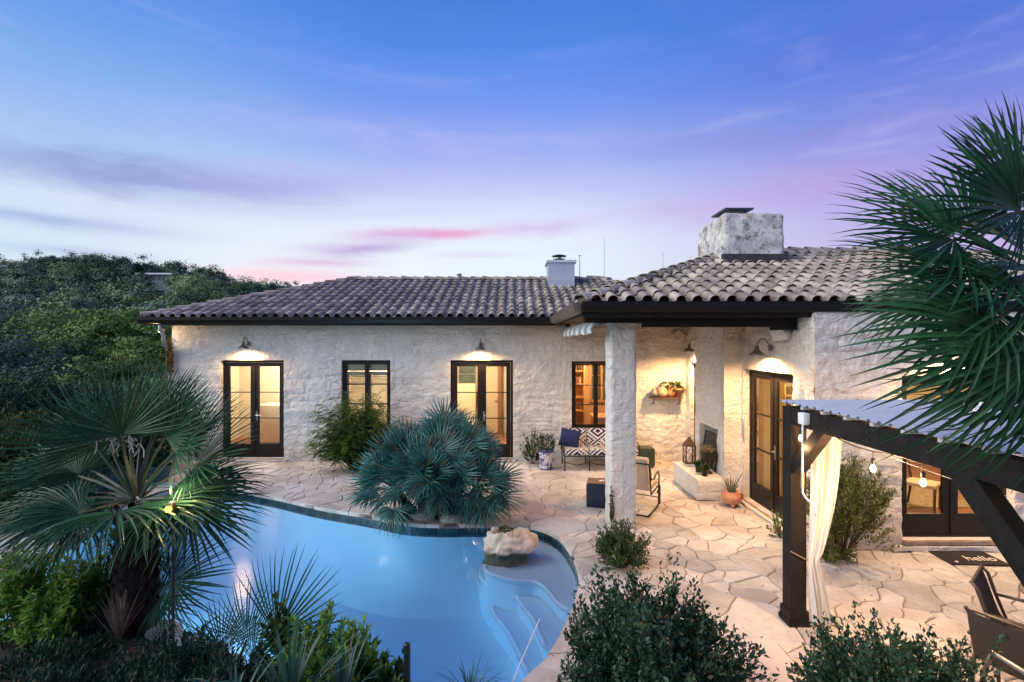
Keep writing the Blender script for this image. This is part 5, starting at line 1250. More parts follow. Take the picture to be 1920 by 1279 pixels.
# ridge oaks against the sky
for i, (px, yb, s) in enumerate(((22, 520, .55), (75, 517, .8), (110, 512, .9), (150, 516, .8), (230, 522, .9), (262, 516, .8), (292, 522, .7), (350, 530, .85), (385, 538, .9), (425, 548, .7), (452, 556, .6), (572, 552, .5), (195, 520, .45), (320, 528, .6))):
    Y = 168; p = P(px, yb, Y); cr, tr = far[i % 2]
    tree('ridge_oak', 'oak standing against the sky on the hill crest, number %s from the left' % ('one two three four seven eight nine eleven twelve thirteen fourteen fifteen five ten'.split()[i] if i != 12 else 'five'), (p.x, Y, p.z - 2.6), cr, tr, 3.3, s, i * 1.3, 'oaks along the hill crest')
# nearer trees left of the house
near = [(crown_mesh('crown', 300 + i, 2.6, 2.2, 150, 80, .20, (M_MID, M_CED, M_DKT, M_CED)[i], (0, .3, 0, .35)[i]), trunk_tree(300 + i, 2.4, .16, 2.6, 2.2)) for i in range(4)]
for i, (px, py, Y, s, kd, lab) in enumerate(((85, 655, 30, 1.0, 0, 'bright green round tree standing out at the left below the hill'), (230, 655, 26, .95, 1, 'dark green cedar left of the house corner'), (150, 705, 24, .85, 1, 'spreading cedar below the bright round tree'), (290, 700, 22, .7, 3, 'cedar right against the left house corner'), (20, 725, 22, .95, 2, 'dark grey-green tree at the left edge'), (95, 765, 19, .75, 2, 'dark tree behind the left palm leaves'), (205, 750, 19, .7, 3, 'cedar behind the top of the left palm'), (-60, 665, 28, 1.1, 2, 'dark tree cut by the left edge'), (300, 770, 17.5, .55, 1, 'low cedar beside the left house wall'), (20, 640, 40, 1.1, 2, 'dark tree behind the bright round tree'), (165, 640, 42, 1.1, 2, 'dark tree between the bright tree and the cedar'), (300, 640, 40, 1.0, 2, 'dark tree behind the gutter corner'), (20, 805, 15, .55, 1, 'small yellowish cedar at the left edge above the shrubs'), (240, 815, 16, .55, 2, 'small dark tree behind the left palm stalks'))):
    p = P(px, py, Y); cr, tr = near[kd]; tree('leafy_tree', lab, (p.x, p.y, p.z - 3.2 * s), cr, tr, 3.2, s, i * 1.1, 'trees on the slope left of the house')
# houses on the hill
def hill_house(label, px0, px1, py0, py1, Y, roofm, wallm, lit, n=4):
    a, b = P(px0, py1, Y), P(px1, py0, Y); t_ = thing('hill_house', label, 'house', ((a.x + b.x) / 2, Y, a.z), group='houses on the hill crest')
    m_ = MB(); m_.box((a.x, Y, a.z - 2.5), (b.x, Y + 6, b.z)); m_.build('wall', wallm, t_)
    m_ = MB(); w = b.x - a.x; m_.add([(a.x - .6, Y - .8, b.z), (b.x + .6, Y - .8, b.z), (b.x + .6, Y + 6.8, b.z + .9), (a.x - .6, Y + 6.8, b.z + .9), (a.x - .6, Y - .8, b.z + .4), (b.x + .6, Y - .8, b.z + .4), (b.x + .6, Y + 6.8, b.z + 1.35), (a.x - .6, Y + 6.8, b.z + 1.35)], [(0, 3, 2, 1), (4, 5, 6, 7), (0, 1, 5, 4), (1, 2, 6, 5), (2, 3, 7, 6), (3, 0, 4, 7)]); m_.build('roof', roofm, t_)
    for i in range(n):
        x = a.x + w * (i + .3) / n; m_ = MB(); m_.box((x, Y - .06, a.z + (b.z - a.z) * .15), (x + w / n * .55, Y - .01, a.z + (b.z - a.z) * .85)); m_.build('window', emis('lit_far_window', (1, .55, .2), .8) if i in lit else mat('far_pane', (.08, .1, .12), rough=.2), t_)
wr = mat('pale_roof', (.62, .64, .68), rough=.5); gw = mat('grey_siding', (.22, .24, .27), rough=.8); ww = mat('pale_siding', (.38, .42, .46), rough=.8)
hill_house('house with lit windows and a white roof on the hill crest', 262, 322, 517, 528, 126, wr, gw, (0, 1), 6)
hill_house('house with a glowing window under a grey roof on the hill', 172, 210, 493, 500, 176, wr, ww, ())
hill_house('house with a small orange lit window behind the ridge oaks', 170, 238, 515, 526, 128, mat('dull_roof', (.30, .31, .33)), gw, (0, 6), 9)
hill_house('pale house among trees at the far left of the hill', 0, 40, 502, 518, 138, mat('dull_roof'), ww, (), 3)
hill_house('long low blue-grey house just above the left roof hip', 470, 512, 541, 550, 150, mat('dull_roof'), mat('teal_siding', (.10, .17, .19), rough=.8), (), 5)
def mast(label, px, py0, py1, Y, r, arms):
    a, b = P(px, py1, Y), P(px, py0, Y); t_ = thing('radio_mast' if Y > 200 else 'utility_pole', label, 'mast' if Y > 200 else 'utility pole', (a.x, Y, a.z - 4))
    m_ = MB(); m_.tube([(a.x, Y, a.z - 4), (a.x, Y, b.z)], [r, r * .6], 6); m_.build('pole', mat('mast_metal', (.16, .18, .22), rough=.6), t_)
    for dz, w in arms: m_ = MB(); m_.box((a.x - w, Y - .1, b.z - dz - .12), (a.x + w, Y + .1, b.z - dz + .12)); m_.build('crossarm', mat('mast_metal'), t_)
mast('wooden utility pole on the hill skyline at the left', 45, 474, 496, 165, .18, ((.8, .9), (1.4, .6)))
mast('short antenna mast right of the steel chimney', 1087, 479, 525, 300, .28, ((.6, .9), (6, .35), (8, .3)))
mast('tall thin radio mast between the two chimneys', 1133, 447, 525, 400, .16, ())
mast('thin radio mast left of the stone chimney', 1243, 472, 520, 400, .16, ((4, .8),))
# ================================================================== fixtures and furniture
M_ZINC = mat('zinc_shade', (.22, .21, .20), rough=.45, metal=.7)
def barn_lamp(base, out, label, power, col=(1.0, .62, .30)):
    """gooseneck wall lamp: base = wall point, out = unit outward vector"""
    b, o = Vector(base), Vector(out); t_ = thing('wall_lamp', label, 'wall lamp', b, group='gooseneck lamps over the doors'); Z = Vector((0, 0, 1))
    Mr = Matrix.Translation(b) @ o.to_track_quat('Z', 'Y').to_matrix().to_4x4()
    m_ = MB(); m_.lathe([(.055, 0), (.055, .02), (.02, .035)], 14, M=Mr); m_.build('backplate', M_ZINC, t_)
    m_ = MB(); pts = []
    for i in range(9):
        a = math.pi * i / 8; pts.append(b + o * (.03 + .10 - .10 * math.cos(a)) + Z * (.02 + .14 * math.sin(a)))
    m_.tube([b + o * .02] + pts + [b + o * .23 - Z * .02], .011, 7); m_.build('arm', M_ZINC, t_)
    c = b + o * .23
    m_ = MB(); m_.lathe([(.03, .04), (.035, -.03), (.06, -.05), (.125, -.10), (.13, -.125), (.122, -.118), (.055, -.06), (.0, -.055)], 20, c); m_.build('shade', M_ZINC, t_, smooth=True)
    m_ = MB(); m_.lathe([(.0, -.062), (.03, -.075), (.04, -.10), (.025, -.125), (0, -.13)], 12, c); m_.build('bulb', M_BULB, t_, smooth=True)
    lamp('door_light', 'SPOT', c + Vector((0, 0, -.135)), power, col, t_, .05, (0, 0, 0), 172)
barn_lamp((wx(466) , YW - .02, 2.96), (0, -1, 0), 'gooseneck lamp lit above the leftmost glass doors', 110)
barn_lamp((wx(901), YW - .02, 2.93), (0, -1, 0), 'gooseneck lamp lit above the glass doors behind the blue palm', 110)
barn_lamp((XP - .02, 11.75, 2.9), (-1, 0, 0), 'gooseneck lamp lit at the back corner of the porch', 460, (1.0, .55, .25))
barn_lamp((XP - .02, 8.5, 2.9), (-1, 0, 0), 'gooseneck lamp lit above the porch side doors', 400, (1.0, .55, .25))
barn_lamp((6.43, YF - .02, 2.95), (0, -1, 0), 'gooseneck lamp lit above the right-hand doors behind the palm', 420)
# flood lamp under the left eave
t_ = thing('flood_lamp', 'small flood lamp lit under the left eave corner', 'flood lamp', (-8.72, 12.6, 3.3))
m_ = MB(); m_.lathe([(.03, 0), (.05, .03), (.06, .10), (.055, .105)], 12, M=Matrix.Translation((-8.66, 12.5, 3.34)) @ Matrix.Rotation(R(140), 4, 'X') @ Matrix.Rotation(R(40), 4, 'Y')); m_.build('housing', M_ZINC, t_)
m_ = MB(); m_.lathe([(.0, -.045), (.04, -.03), (.045, 0), (.03, .03), (0, .04)], 12, (-8.62, 12.42, 3.27)); m_.build('bulb', M_BULB, t_, smooth=True)
lamp('flood_light', 'POINT', (-8.6, 12.2, 3.2), 14, WARM, t_, .05)
# downspout
m_ = MB(); a = P(300, 608, 12.1); m_.tube([a + Vector((0, 0, .05)), a + Vector((0, 0, -.16)), (a.x + .05, 12.15, a.z - .27), (-8.62, 12.55, a.z - .52), (-8.60, 12.66, a.z - .62), (-8.6, 12.68, .05)], .042, 10)
m_.build('downspout', mat('downspout_zinc', (.40, .42, .44), rough=.4, metal=.4), house, smooth=True)
# striped awning roll along the porch side
def stripes(q, b, pos, geo):
    y = q.n('ShaderNodeSeparateXYZ', i_0=geo.outputs['Position']).outputs[1]; f = q.m('FRACT', q.m('MULTIPLY', y, 7.5))
    return q.mix(q.step(f, .45, .55), (.62, .63, .62, 1), (.22, .25, .28, 1))
t_ = thing('awning', 'grey and white striped awning valance rolled up beside the pillar', 'awning', (1.3, 10, 3.1)); V = []; F = []; n = 100
for i in range(n + 1):
    y = 7.98 + 4.6 * i / n; w = .02 * math.sin(i * .9); V += [(1.30 + w * .4, y, 3.30), (1.25 + w, y, 3.22), (1.26 + w * 1.5, y, 3.135 + .012 * math.sin(i * .63))]
for i in range(n): F += [(i * 3, i * 3 + 1, i * 3 + 4, i * 3 + 3), (i * 3 + 1, i * 3 + 2, i * 3 + 5, i * 3 + 4)]
MB().add(V, F).build('valance', mat('striped_cloth', (.6, .6, .6), rough=.9, fn=stripes), t_, smooth=True)
m_ = MB(); m_.tube([(1.36, 7.98, 3.31), (1.36, 12.6, 3.31)], .06, 10); m_.build('roller', mat('striped_cloth'), t_, smooth=True)
for y in (8.3, 12.3): m_ = MB(); m_.box((1.3, y, 3.36), (1.42, y + .06, 3.44)); m_.build('bracket', M_IRON, t_)
# cord and cables on the wall
m_ = MB(); m_.tube([P(1058, 640, 12.66), P(1057, 690, 12.66), P(1052, 760, 12.66), P(1051, 835, 12.64), P(1048, 850, 12.6), P(1038, 858, 12.55), P(1028, 857, 12.5)], .008, 5); tag(m_.build('white_cord', M_WHITE), 'white cord hanging down the wall beside the sofa', 'cord')
m_ = MB(); m_.tube([P(1067, 640, 12.68), P(1067, 690, 12.68), P(1064, 730, 12.68)], .006, 5); tag(m_.build('wall_cable', M_WHITE), 'short thin cable above the left edge of the kitchen window', 'cable')
rv = random.Random(4)
for i in range(3):
    x = 1.64 + .13 * i; pts = [(x + rv.uniform(-.015, .015), 8.125 + .006 * rv.random(), 3.2 - 2.9 * j / 9) for j in range(10)]
    m_ = MB(); m_.tube(pts, .0012, 4); tag(m_.build('dry_vine', M_BARK), 'thin bare vine climbing the pillar, %s of three' % ('leftmost', 'middle', 'rightmost')[i], 'vine', 'bare vines on the pillar')
bush('climbing_vine', 'small dark ivy climbing the left corner of the pillar', (1.60, 8.13, 0), .04, .03, .34, 60, 10, .022, .016, M_OLIVE, 141, cz=.42, cat='vine', stem_r=.003)
# outdoor speakers
def speaker(c, rot, label, s=1):
    t_ = thing('outdoor_speaker', label, 'speaker', c, group='white outdoor speakers under the porch'); Mr = Matrix.Translation(c) @ rot.to_4x4()
    m_ = MB(); m_.cbox((0, 0, 0), (.20 * s, .16 * s, .24 * s), bev=.015); [m_.v.__setitem__(i, tuple(Mr @ Vector(v))) for i, v in enumerate(m_.v)]; m_.build('cabinet', mat('speaker_white', (.62, .57, .50), rough=.6), t_, angle=40)
    m_ = MB(); m_.cbox((0, -.083 * s, 0), (.17 * s, .006, .21 * s)); m_.v = [tuple(Mr @ Vector(v)) for v in m_.v]; m_.build('grille', mat('speaker_grille', (.50, .46, .42), rough=.9, var=.2, vscale=90), t_)
    m_ = MB(); m_.cbox((0, .11 * s, .05), (.05, .12, .05)); m_.v = [tuple(Mr @ Vector(v)) for v in m_.v]; m_.build('bracket', M_IRON, t_)
speaker(P(1274, 631, 12.45), Matrix.Rotation(R(35), 3, 'Y') @ Matrix.Rotation(R(20), 3, 'X') @ Matrix.Rotation(R(-30), 3, 'Z'), 'tilted white speaker at the back corner of the porch ceiling')
speaker(P(1464, 626, 7.95), Matrix.Rotation(R(-62), 3, 'Z') @ Matrix.Rotation(R(22), 3, 'X') @ Matrix.Rotation(R(80), 3, 'Y'), 'white speaker above the porch side doors')
# wall shelf with pots
t_ = thing('wall_shelf', 'small iron wall shelf carrying clay pots on the porch back wall', 'shelf', (3.83, YW, 1.6)); M_RUST = mat('rusty_iron', (.09, .05, .03), rough=.7, var=.3)
zs = wz(747)
m_ = MB(); m_.box((3.42, YW - .26, zs), (4.22, YW - .03, zs + .025)); m_.build('board', M_RUST, t_)
for x in (3.5, 4.14): m_ = MB(); m_.tube([(x, YW - .24, zs - .001), (x, YW - .23, zs - .1), (x, YW - .02, zs - .17)], .012, 6); m_.tube([(x, YW - .25, zs), (x, YW - .25, zs - .13)], .011, 6); m_.build('bracket', M_IRON, t_)
TERRA = mat('terracotta', (.48, .22, .12), rough=.85, var=.18, vscale=8)
def pot(name, label, cat, c, prof, m_, n=20): return tag(MB().lathe(prof, n, c).build(name, m_, smooth=True), label, cat)
pot('clay_jar', 'grey round jar at the left end of the wall shelf', 'jar', (3.52, YW - .15, zs + .026), [(.05, 0), (.10, .05), (.11, .11), (.07, .17), (.045, .19), (.05, .21)], mat('grey_glaze', (.16, .16, .15), rough=.4))
pot('clay_jar', 'round terracotta jar second from the left on the wall shelf', 'jar', (3.73, YW - .15, zs + .026), [(.06, 0), (.12, .06), (.13, .13), (.09, .22), (.05, .25), (.06, .27)], mat('pale_terracotta', (.50, .33, .20), rough=.85, var=.2))
pot('clay_pot', 'terracotta urn in the middle of the wall shelf', 'urn', (3.94, YW - .15, zs + .026), [(.06, 0), (.11, .06), (.12, .14), (.09, .22), (.08, .25), (.09, .26)], TERRA)
pot('flower_pot', 'terracotta flower pot at the right end of the wall shelf', 'pot', (4.12, YW - .15, zs + .026), [(.07, 0), (.10, .18), (.115, .18), (.115, .22), (.0, .2)], TERRA)
bush('shelf_fern', 'trailing green fern over the wall shelf pots', (3.98, YW - .15, zs + .2), .34, .12, .16, 60, 20, .07, .018, M_SHRUB, 150, cz=.1, droop=.08, sprays=8, stem_r=.003, cat='fern')
# navy patterned sofa
def ikat(q, b, pos, geo):
    # white lozenge-and-hook lattice on navy
    sp = q.n('ShaderNodeSeparateXYZ', i_0=geo.outputs['Position']); x = q.m('MULTIPLY', q.m('SUBTRACT', sp.outputs[0], 1.23), 1.744); z = q.m('MULTIPLY', q.m('ADD', sp.outputs[2], q.m('MULTIPLY', sp.outputs[1], .8)), 2.0)
    fx = q.m('ABSOLUTE', q.m('SUBTRACT', q.m('FRACT', x), .5)); fz = q.m('ABSOLUTE', q.m('SUBTRACT', q.m('FRACT', q.m('ADD', z, .1)), .5)); d = q.m('ADD', fx, fz)
    rings = q.m('FRACT', q.m('MULTIPLY', d, 4.6)); r1 = q.m('GREATER_THAN', rings, .60)
    hook = q.m('GREATER_THAN', q.m('MULTIPLY', q.m('SINE', q.m('MULTIPLY', x, 37.7)), q.m('SINE', q.m('MULTIPLY', z, 37.7))), .35)
    f = q.m('MAXIMUM', r1, q.m('MULTIPLY', hook, q.m('GREATER_THAN', d, .42)))
    return q.mix(f, (.012, .017, .055, 1), (.66, .64, .60, 1))
M_IKAT = mat('navy_ikat', (.02, .03, .08), rough=.95, fn=ikat)
sx0, sx1, sy0, sy1 = 1.23, 2.95, 11.78, 12.45
sofa = thing('sofa', 'iron outdoor sofa with navy and white lozenge patterned cushions under the kitchen window', 'sofa', ((sx0 + sx1) / 2, 12.1, 0))
for x in (sx0, (sx0 * 2 + sx1) / 3, (sx0 + 2 * sx1) / 3, sx1):
    m_ = MB(); m_.tube([(x, sy0, 0), (x, sy0, .34)], .014, 6); m_.lathe([(.022, 0), (.022, .02)], 8, (x, sy0, 0)); m_.build('leg', M_IRON, sofa)
    m_ = MB(); m_.tube([(x, sy1, 0), (x, sy1, .36), (x, sy1 + .08, .86)], .014, 6); m_.build('leg', M_IRON, sofa)
    m_ = MB(); m_.tube([(x, sy0, .18), (x, (sy0 + sy1) / 2, .14), (x, sy1, .18)], .009, 5); m_.build('stretcher', M_IRON, sofa)
m_ = MB(); m_.tube([(sx0, sy0, .34), (sx1, sy0, .34), (sx1, sy1, .36), (sx0, sy1, .36), (sx0, sy0, .34)], .014, 6); m_.tube([(sx0, sy1 + .08, .86), (sx1, sy1 + .08, .86)], .013, 6)
pts = [(sx0 + (sx1 - sx0) * i / 24, sy0 + .02, .16 + .03 * math.cos(i * math.pi / 4)) for i in range(25)]; m_.tube(pts, .009, 5); m_.build('frame', M_IRON, sofa)
cwid = (sx1 - sx0) / 3
for i in range(3):
    x = sx0 + cwid * (i + .5)
    m_ = MB(); m_.cbox((x, 12.08, .43), (cwid - .015, .62, .15), bev=.045); m_.build('seat_cushion', M_IKAT, sofa, angle=50)
    m_ = MB(); m_.cbox((x, 12.38, .68), (cwid - .015, .15, .42), Matrix.Rotation(R(-12), 3, 'X'), bev=.045); m_.build('back_cushion', M_IKAT, sofa, angle=50)
for x in (sx0 - .02, sx1 + .02):
    m_ = MB(); m_.tube([(x, sy1, .36), (x, sy1 - .05, .62), (x, 12.05, .62), (x, sy0 + .05, .58), (x, sy0 + .02, .34)], .014, 6); m_.build('armrest', M_IRON, sofa)
def cushion(c, w, h, t, rot, m_, name, label):
    V = []; F = []; n = 12; Mr = Matrix.Translation(c) @ rot.to_4x4()
    for s in (-1, 1):
        for i in range(n + 1):
            for j in range(n + 1):
                u, v = i / n * 2 - 1, j / n * 2 - 1; th = t * ((1 - u * u) * (1 - v * v)) ** .45; pin = 1 - .09 * (1 - abs(u)) ** 0 * (1 - (abs(u) * abs(v)) ** .6)
                V.append(Mr @ Vector((u * w / 2 * (1 - .08 * (1 - v * v)) , s * th / 2, v * h / 2 * (1 - .08 * (1 - u * u)))))
    for s in range(2):
        o = s * (n + 1) ** 2
        for i in range(n):
            for j in range(n): f = (o + i * (n + 1) + j, o + (i + 1) * (n + 1) + j, o + (i + 1) * (n + 1) + j + 1, o + i * (n + 1) + j + 1); F.append(f if s == 0 else f[::-1])
    return tag(MB().add(V, F).build(name, m_, smooth=True), label, 'cushion')
cushion((1.38, 12.12, .70), .50, .44, .17, Matrix.Rotation(R(14), 3, 'Y') @ Matrix.Rotation(R(-16), 3, 'X') @ Matrix.Rotation(R(-18), 3, 'Z'), mat('navy_cloth', (.014, .020, .085), rough=.95, var=.15), 'throw_pillow', 'plain navy pillow leaning at the left end of the sofa')
# blue patterned pot
def delft(q, b, pos, geo):
    n1 = q.noise(pos, 11, 2, .5, 1.4); n2 = q.n('ShaderNodeTexVoronoi'); q.set(n2.inputs['Vector'], pos); n2.inputs['Scale'].default_value = 15
    f = q.m('MAXIMUM', q.step(n1, .52, .55), q.m('LESS_THAN', n2.outputs[0], .16)); z = q.n('ShaderNodeSeparateXYZ', i_0=pos).outputs[2]
    band = q.m('MAXIMUM', q.m('GREATER_THAN', z, .41), q.m('LESS_THAN', z, .035))
    return q.mix(q.m('MAXIMUM', f, band), (.56, .58, .66, 1), (.045, .06, .17, 1))
pp = G(1024, 881); t_ = thing('patterned_pot', 'cylindrical blue and white patterned pot beside the sofa', 'pot', pp)
m_ = MB(); m_.lathe([(.15, 0), (.155, .03), (.16, .10), (.175, .42), (.185, .44), (.185, .46), (.165, .46), (.16, .40), (0, .40)], 30); local('pot', m_, mat('delft_glaze', (.5, .5, .6), rough=.35, fn=delft), t_, angle=40)
bush('potted_plant', 'sparse green plant growing in the patterned pot', pp + Vector((0, 0, .4)), .26, .2, .26, 50, 16, .055, .02, M_SHRUB, 151, cz=.24, sprays=10, stem_r=.003, cat='plant')
# cube stools
c = G(1117, 953); rz = R(-12)
t_ = thing('cube_stool', 'navy cube side table partly hidden by the pillar', 'side table', (1.60, 9.35, 0), rz)
m_ = MB(); m_.cbox((0, 0, .22), (.43, .43, .42), bev=.02); local('body', m_, mat('navy_glaze', (.012, .018, .045), rough=.35, var=.2), t_, angle=40)
m_ = MB(); m_.cbox((0, 0, .437), (.40, .40, .012), bev=.004); local('top', m_, mat('brown_top', (.16, .09, .05), rough=.6, var=.3), t_)
m_ = MB(); m_.cbox((.05, -.02, .449), (.1, .06, .008), Matrix.Rotation(.5, 3, 'Z')); tag(m_.build('note_card', M_WHITE), 'pale folded card lying on the navy side table', 'card'); bpy.data.objects['note_card'].location = (1.6, 9.35, 0)
t_ = thing('cube_stool', 'green glazed cube stool against the porch back wall', 'stool', (3.18, 12.2, 0))
m_ = MB(); m_.cbox((0, 0, .25), (.44, .40, .44), bev=.05); local('body', m_, mat('green_glaze', (.022, .045, .035), rough=.4, var=.2), t_, angle=40)
for x in (-.16, .16):
    for y in (-.14, .14): m_ = MB(); m_.tube([(x, y, 0), (x, y, .05)], .014, 6); local('foot', m_, M_IRON, t_)
# iron spring chair behind the pillar
ic = thing('patio_chair', 'iron spring chair with cream cushions half hidden behind the pillar', 'chair', (2.26, 9.1, 0), R(-30))
M_CREAM = mat('cream_canvas', (.60, .50, .38), rough=.95, var=.08, vscale=20)
for s in (-1, 1):
    m_ = MB(); m_.tube([(s * .29, -.38, .03), (s * .29, .1, .03), (s * .29, .32, .05), (s * .29, .34, .2), (s * .29, .34, .42)], .017, 7); local('leg', m_, M_IRON, ic, smooth=True)
    m_ = MB(); m_.tube([(s * .29, -.30, .88), (s * .30, -.24, .62), (s * .31, -.1, .60), (s * .31, .05, .66), (s * .31, .2, .68), (s * .30, .32, .58), (s * .29, .34, .42)], .015, 7); local('armrest', m_, M_IRON, ic, smooth=True)
    m_ = MB(); m_.tube([(s * .27, .5, .0), (s * .27, .5, .34), (s * .27, .3, .26)], .013, 6); local('leg', m_, M_IRON, ic)
m_ = MB(); m_.tube([(-.29, -.32, .9), (-.29, -.2, .36), (-.29, .34, .4)], .015, 6); m_.tube([(.29, -.32, .9), (.29, -.2, .36), (.29, .34, .4)], .015, 6); m_.tube([(-.29, -.32, .9), (.29, -.32, .9)], .013, 6); m_.tube([(-.27, .5, .12), (.27, .5, .12)], .01, 6); m_.tube([(-.29, -.38, .03), (.29, -.38, .03)], .015, 6); local('frame', m_, M_IRON, ic)
m_ = MB(); m_.cbox((0, .12, .45), (.52, .58, .12), bev=.04); local('seat_cushion', m_, M_CREAM, ic, angle=50)
m_ = MB(); m_.cbox((0, -.2, .72), (.52, .12, .56), Matrix.Rotation(R(12), 3, 'X'), bev=.045); local('back_cushion', m_, M_CREAM, ic, angle=50)
# hearth dressing
lx, ly = 3.78, 10.8
t_ = thing('lantern', 'dark metal lantern with crossed bars standing on the hearth', 'lantern', (lx, ly, .42))
m_ = MB(); m_.cbox((lx, ly, .435), (.22, .22, .03)); m_.cbox((lx, ly, .80), (.22, .22, .025)); m_.build('base', M_RUST, t_)
for a in (-1, 1):
    for b in (-1, 1): m_ = MB(); m_.box((lx + a * .1 - .009, ly + b * .1 - .009, .451), (lx + a * .1 + .009, ly + b * .1 + .009, .787)); m_.build('post', M_RUST, t_)
m_ = MB()
for (dx, dy) in ((1, 0), (-1, 0), (0, 1), (0, -1)):
    for s in (-1, 1):
        a = Vector((lx + dx * .1 + (dy != 0) * s * .09, ly + dy * .1 + (dx != 0) * s * .09, .455)); b = Vector((lx + dx * .1 - (dy != 0) * s * .09, ly + dy * .1 - (dx != 0) * s * .09, .785)); m_.tube([a, b], .006, 4)
m_.build('lattice', M_RUST, t_)
m_ = MB(); m_.lathe([(.15, 0), (.12, .04), (.05, .12), (.03, .14), (.035, .16), (0, .17)], 4, (lx, ly, .813), M=Matrix.Translation((lx, ly, 0)) @ Matrix.Rotation(R(45), 4, 'Z') @ Matrix.Translation((-lx, -ly, 0))); m_.tube([(lx + .03 * math.cos(a * .7), ly, 1.0 + .03 * math.sin(a * .7)) for a in range(10)], .006, 5); m_.build('cap', M_RUST, t_)
m_ = MB(); m_.lathe([(.045, 0), (.045, .14), (.0, .15)], 14, (lx, ly, .451)); tag(m_.build('candle', mat('candle_wax', (.72, .68, .58), rough=.6)), 'white candle inside the hearth lantern', 'candle')
t_ = thing('fire_screen', 'dark pierced fire screen leaning in the fireplace opening', 'fire screen', (4.05, 10.4, .43)); sm = MB(); tilt = .10
def fs(u, v, d=0): return Vector((4.02 + tilt * v / .7 + d, 10.80 - u, .435 + v))
for a, b in (((0, 0), (.74, .03)), ((0, .67), (.74, .70)), ((0, .03), (.03, .67)), ((.71, .03), (.74, .67))):
    c = [fs(a[0], a[1]), fs(b[0], a[1]), fs(b[0], b[1]), fs(a[0], b[1])]; sm.add(c + [p + Vector((.02, 0, 0)) for p in c], [(0, 1, 2, 3), (7, 6, 5, 4), (0, 4, 5, 1), (1, 5, 6, 2), (2, 6, 7, 3), (3, 7, 4, 0)])
sm.build('frame', M_IRON, t_); sm = MB()
for i in range(8):
    for j in range(8):
        u, v = .03 + .085 * i + .042, .03 + .08 * j + .04
        for k_ in range(4): a0, a1 = k_ * math.pi / 2, (k_ + 1) * math.pi / 2; sm.tube([fs(u + .045 * math.cos(a0), v + .04 * math.sin(a0), .01), fs(u + .045 * math.cos(a1), v + .04 * math.sin(a1), .01)], .008, 4)
sm.build('lattice', mat('scroll_iron', (.05, .042, .036), rough=.6), t_)
pot('urn', 'tall dark metal urn on the hearth in front of the fire screen', 'urn', (3.86, 9.98, .42), [(.09, 0), (.09, .02), (.03, .05), (.03, .1), (.08, .14), (.13, .30), (.15, .42), (.16, .43), (.13, .43), (0, .40)], M_IRON)
bush('urn_plant', 'dry tufted plant in the dark hearth urn', (3.86, 9.98, .82), .14, .14, .07, 50, 14, .05, .01, mat('dry_tuft', (.20, .16, .08), rough=.9, var=.4), 152, cz=.06, stem_r=.002, cat='plant')
for i, (x, y) in enumerate(((3.70, 10.05), (3.72, 9.78))):
    pot('small_pot', ('small black pot at the back of the hearth pair', 'small black pot nearest the hearth front corner')[i], 'pot', (x, y, .42), [(.05, 0), (.065, .13), (.07, .13), (.055, .12), (0, .11)], M_IRON)
    bush('succulent', ('green succulent in the rear small black pot', 'green succulent in the front small black pot')[i], (x, y, .54), .09, .09, .06, 26, 12, .05, .016, M_SHRUB, 153 + i, cz=.05, stem_r=.002, cat='succulent')
# terracotta bowl with aloe
ap = G(1371, 951); t_ = thing('terracotta_bowl', 'round footed terracotta bowl by the porch side door', 'planter', ap)
m_ = MB(); m_.lathe([(.06, .045), (.13, .07), (.175, .15), (.165, .22), (.125, .265), (.13, .28), (.11, .28), (.11, .24), (0, .235)], 28); local('bowl', m_, TERRA, t_, smooth=True)
for i in range(3): a = i * 2.094 + .4; m_ = MB(); m_.lathe([(.028, 0), (.035, .04), (.03, .09)], 10, (.1 * math.cos(a), .1 * math.sin(a), 0)); local('foot', m_, TERRA, t_, smooth=True)
t_ = thing('aloe', 'tall-leaved grey aloe growing in the terracotta bowl', 'aloe', ap + Vector((0, 0, .24))); m_ = MB(); ra = random.Random(2)
for i in range(11):
    a = i * 2.4; sp_ = ra.uniform(.04, .2); h = ra.uniform(.16, .40); m_.tube([(0.03 * math.cos(a), .03 * math.sin(a), 0), (sp_ * .6 * math.cos(a), sp_ * .6 * math.sin(a), h * .55), (sp_ * 1.1 * math.cos(a), sp_ * 1.1 * math.sin(a), h)], [.016, .012, .002], 6, False)
local('leaves', m_, mat('aloe_leaf', (.11, .12, .085), rough=.6, var=.25), t_, smooth=True)
m_ = MB(); m_.box((4.20, 9.5, 0), (4.34, 9.60, .14)); tag(m_.build('brick', mat('red_brick', (.26, .09, .05), rough=.9, var=.2)), 'dark red brick against the wall behind the terracotta bowl', 'brick')
m_ = MB(); pq = P(1403, 790, 9.45); m_.box((4.325, pq.y - .05, pq.z - .1), (4.345, pq.y + .02, pq.z + .1)); tag(m_.build('door_tag', M_WHITE), 'small white tag fixed beside the porch side doors', 'tag')
# garden lamp seen through the left palm, teal planter, floor lamp post
gl_ = P(325, 952, 4.72); gp = Vector((gl_.x, gl_.y, gl_.z)); t_ = thing('garden_lamp', 'small lit garden lamp glowing through the left palm', 'garden lamp', (gp.x, gp.y, 0))
m_ = MB(); m_.tube([(gp.x, gp.y, -.3), (gp.x, gp.y, gp.z - .06)], .011, 7); m_.build('stake', M_IRON, t_)
m_ = MB(); m_.lathe([(.02, -.06), (.034, -.045), (.036, .035), (.045, .04), (.0, .06)], 14, gp); m_.build('lamp_head', M_ZINC, t_, smooth=True)
m_ = MB(); m_.lathe([(0, -.032), (.022, -.022), (.032, 0), (.022, .022), (0, .032)], 12, gp + Vector((0, -.07, .0))); m_.build('bulb', emis('garden_bulb', (1, .40, .07), 5), t_, smooth=True)
lamp('garden_light', 'POINT', gp + Vector((0, -.02, .16)), 16, (1, .68, .3), t_, .04)
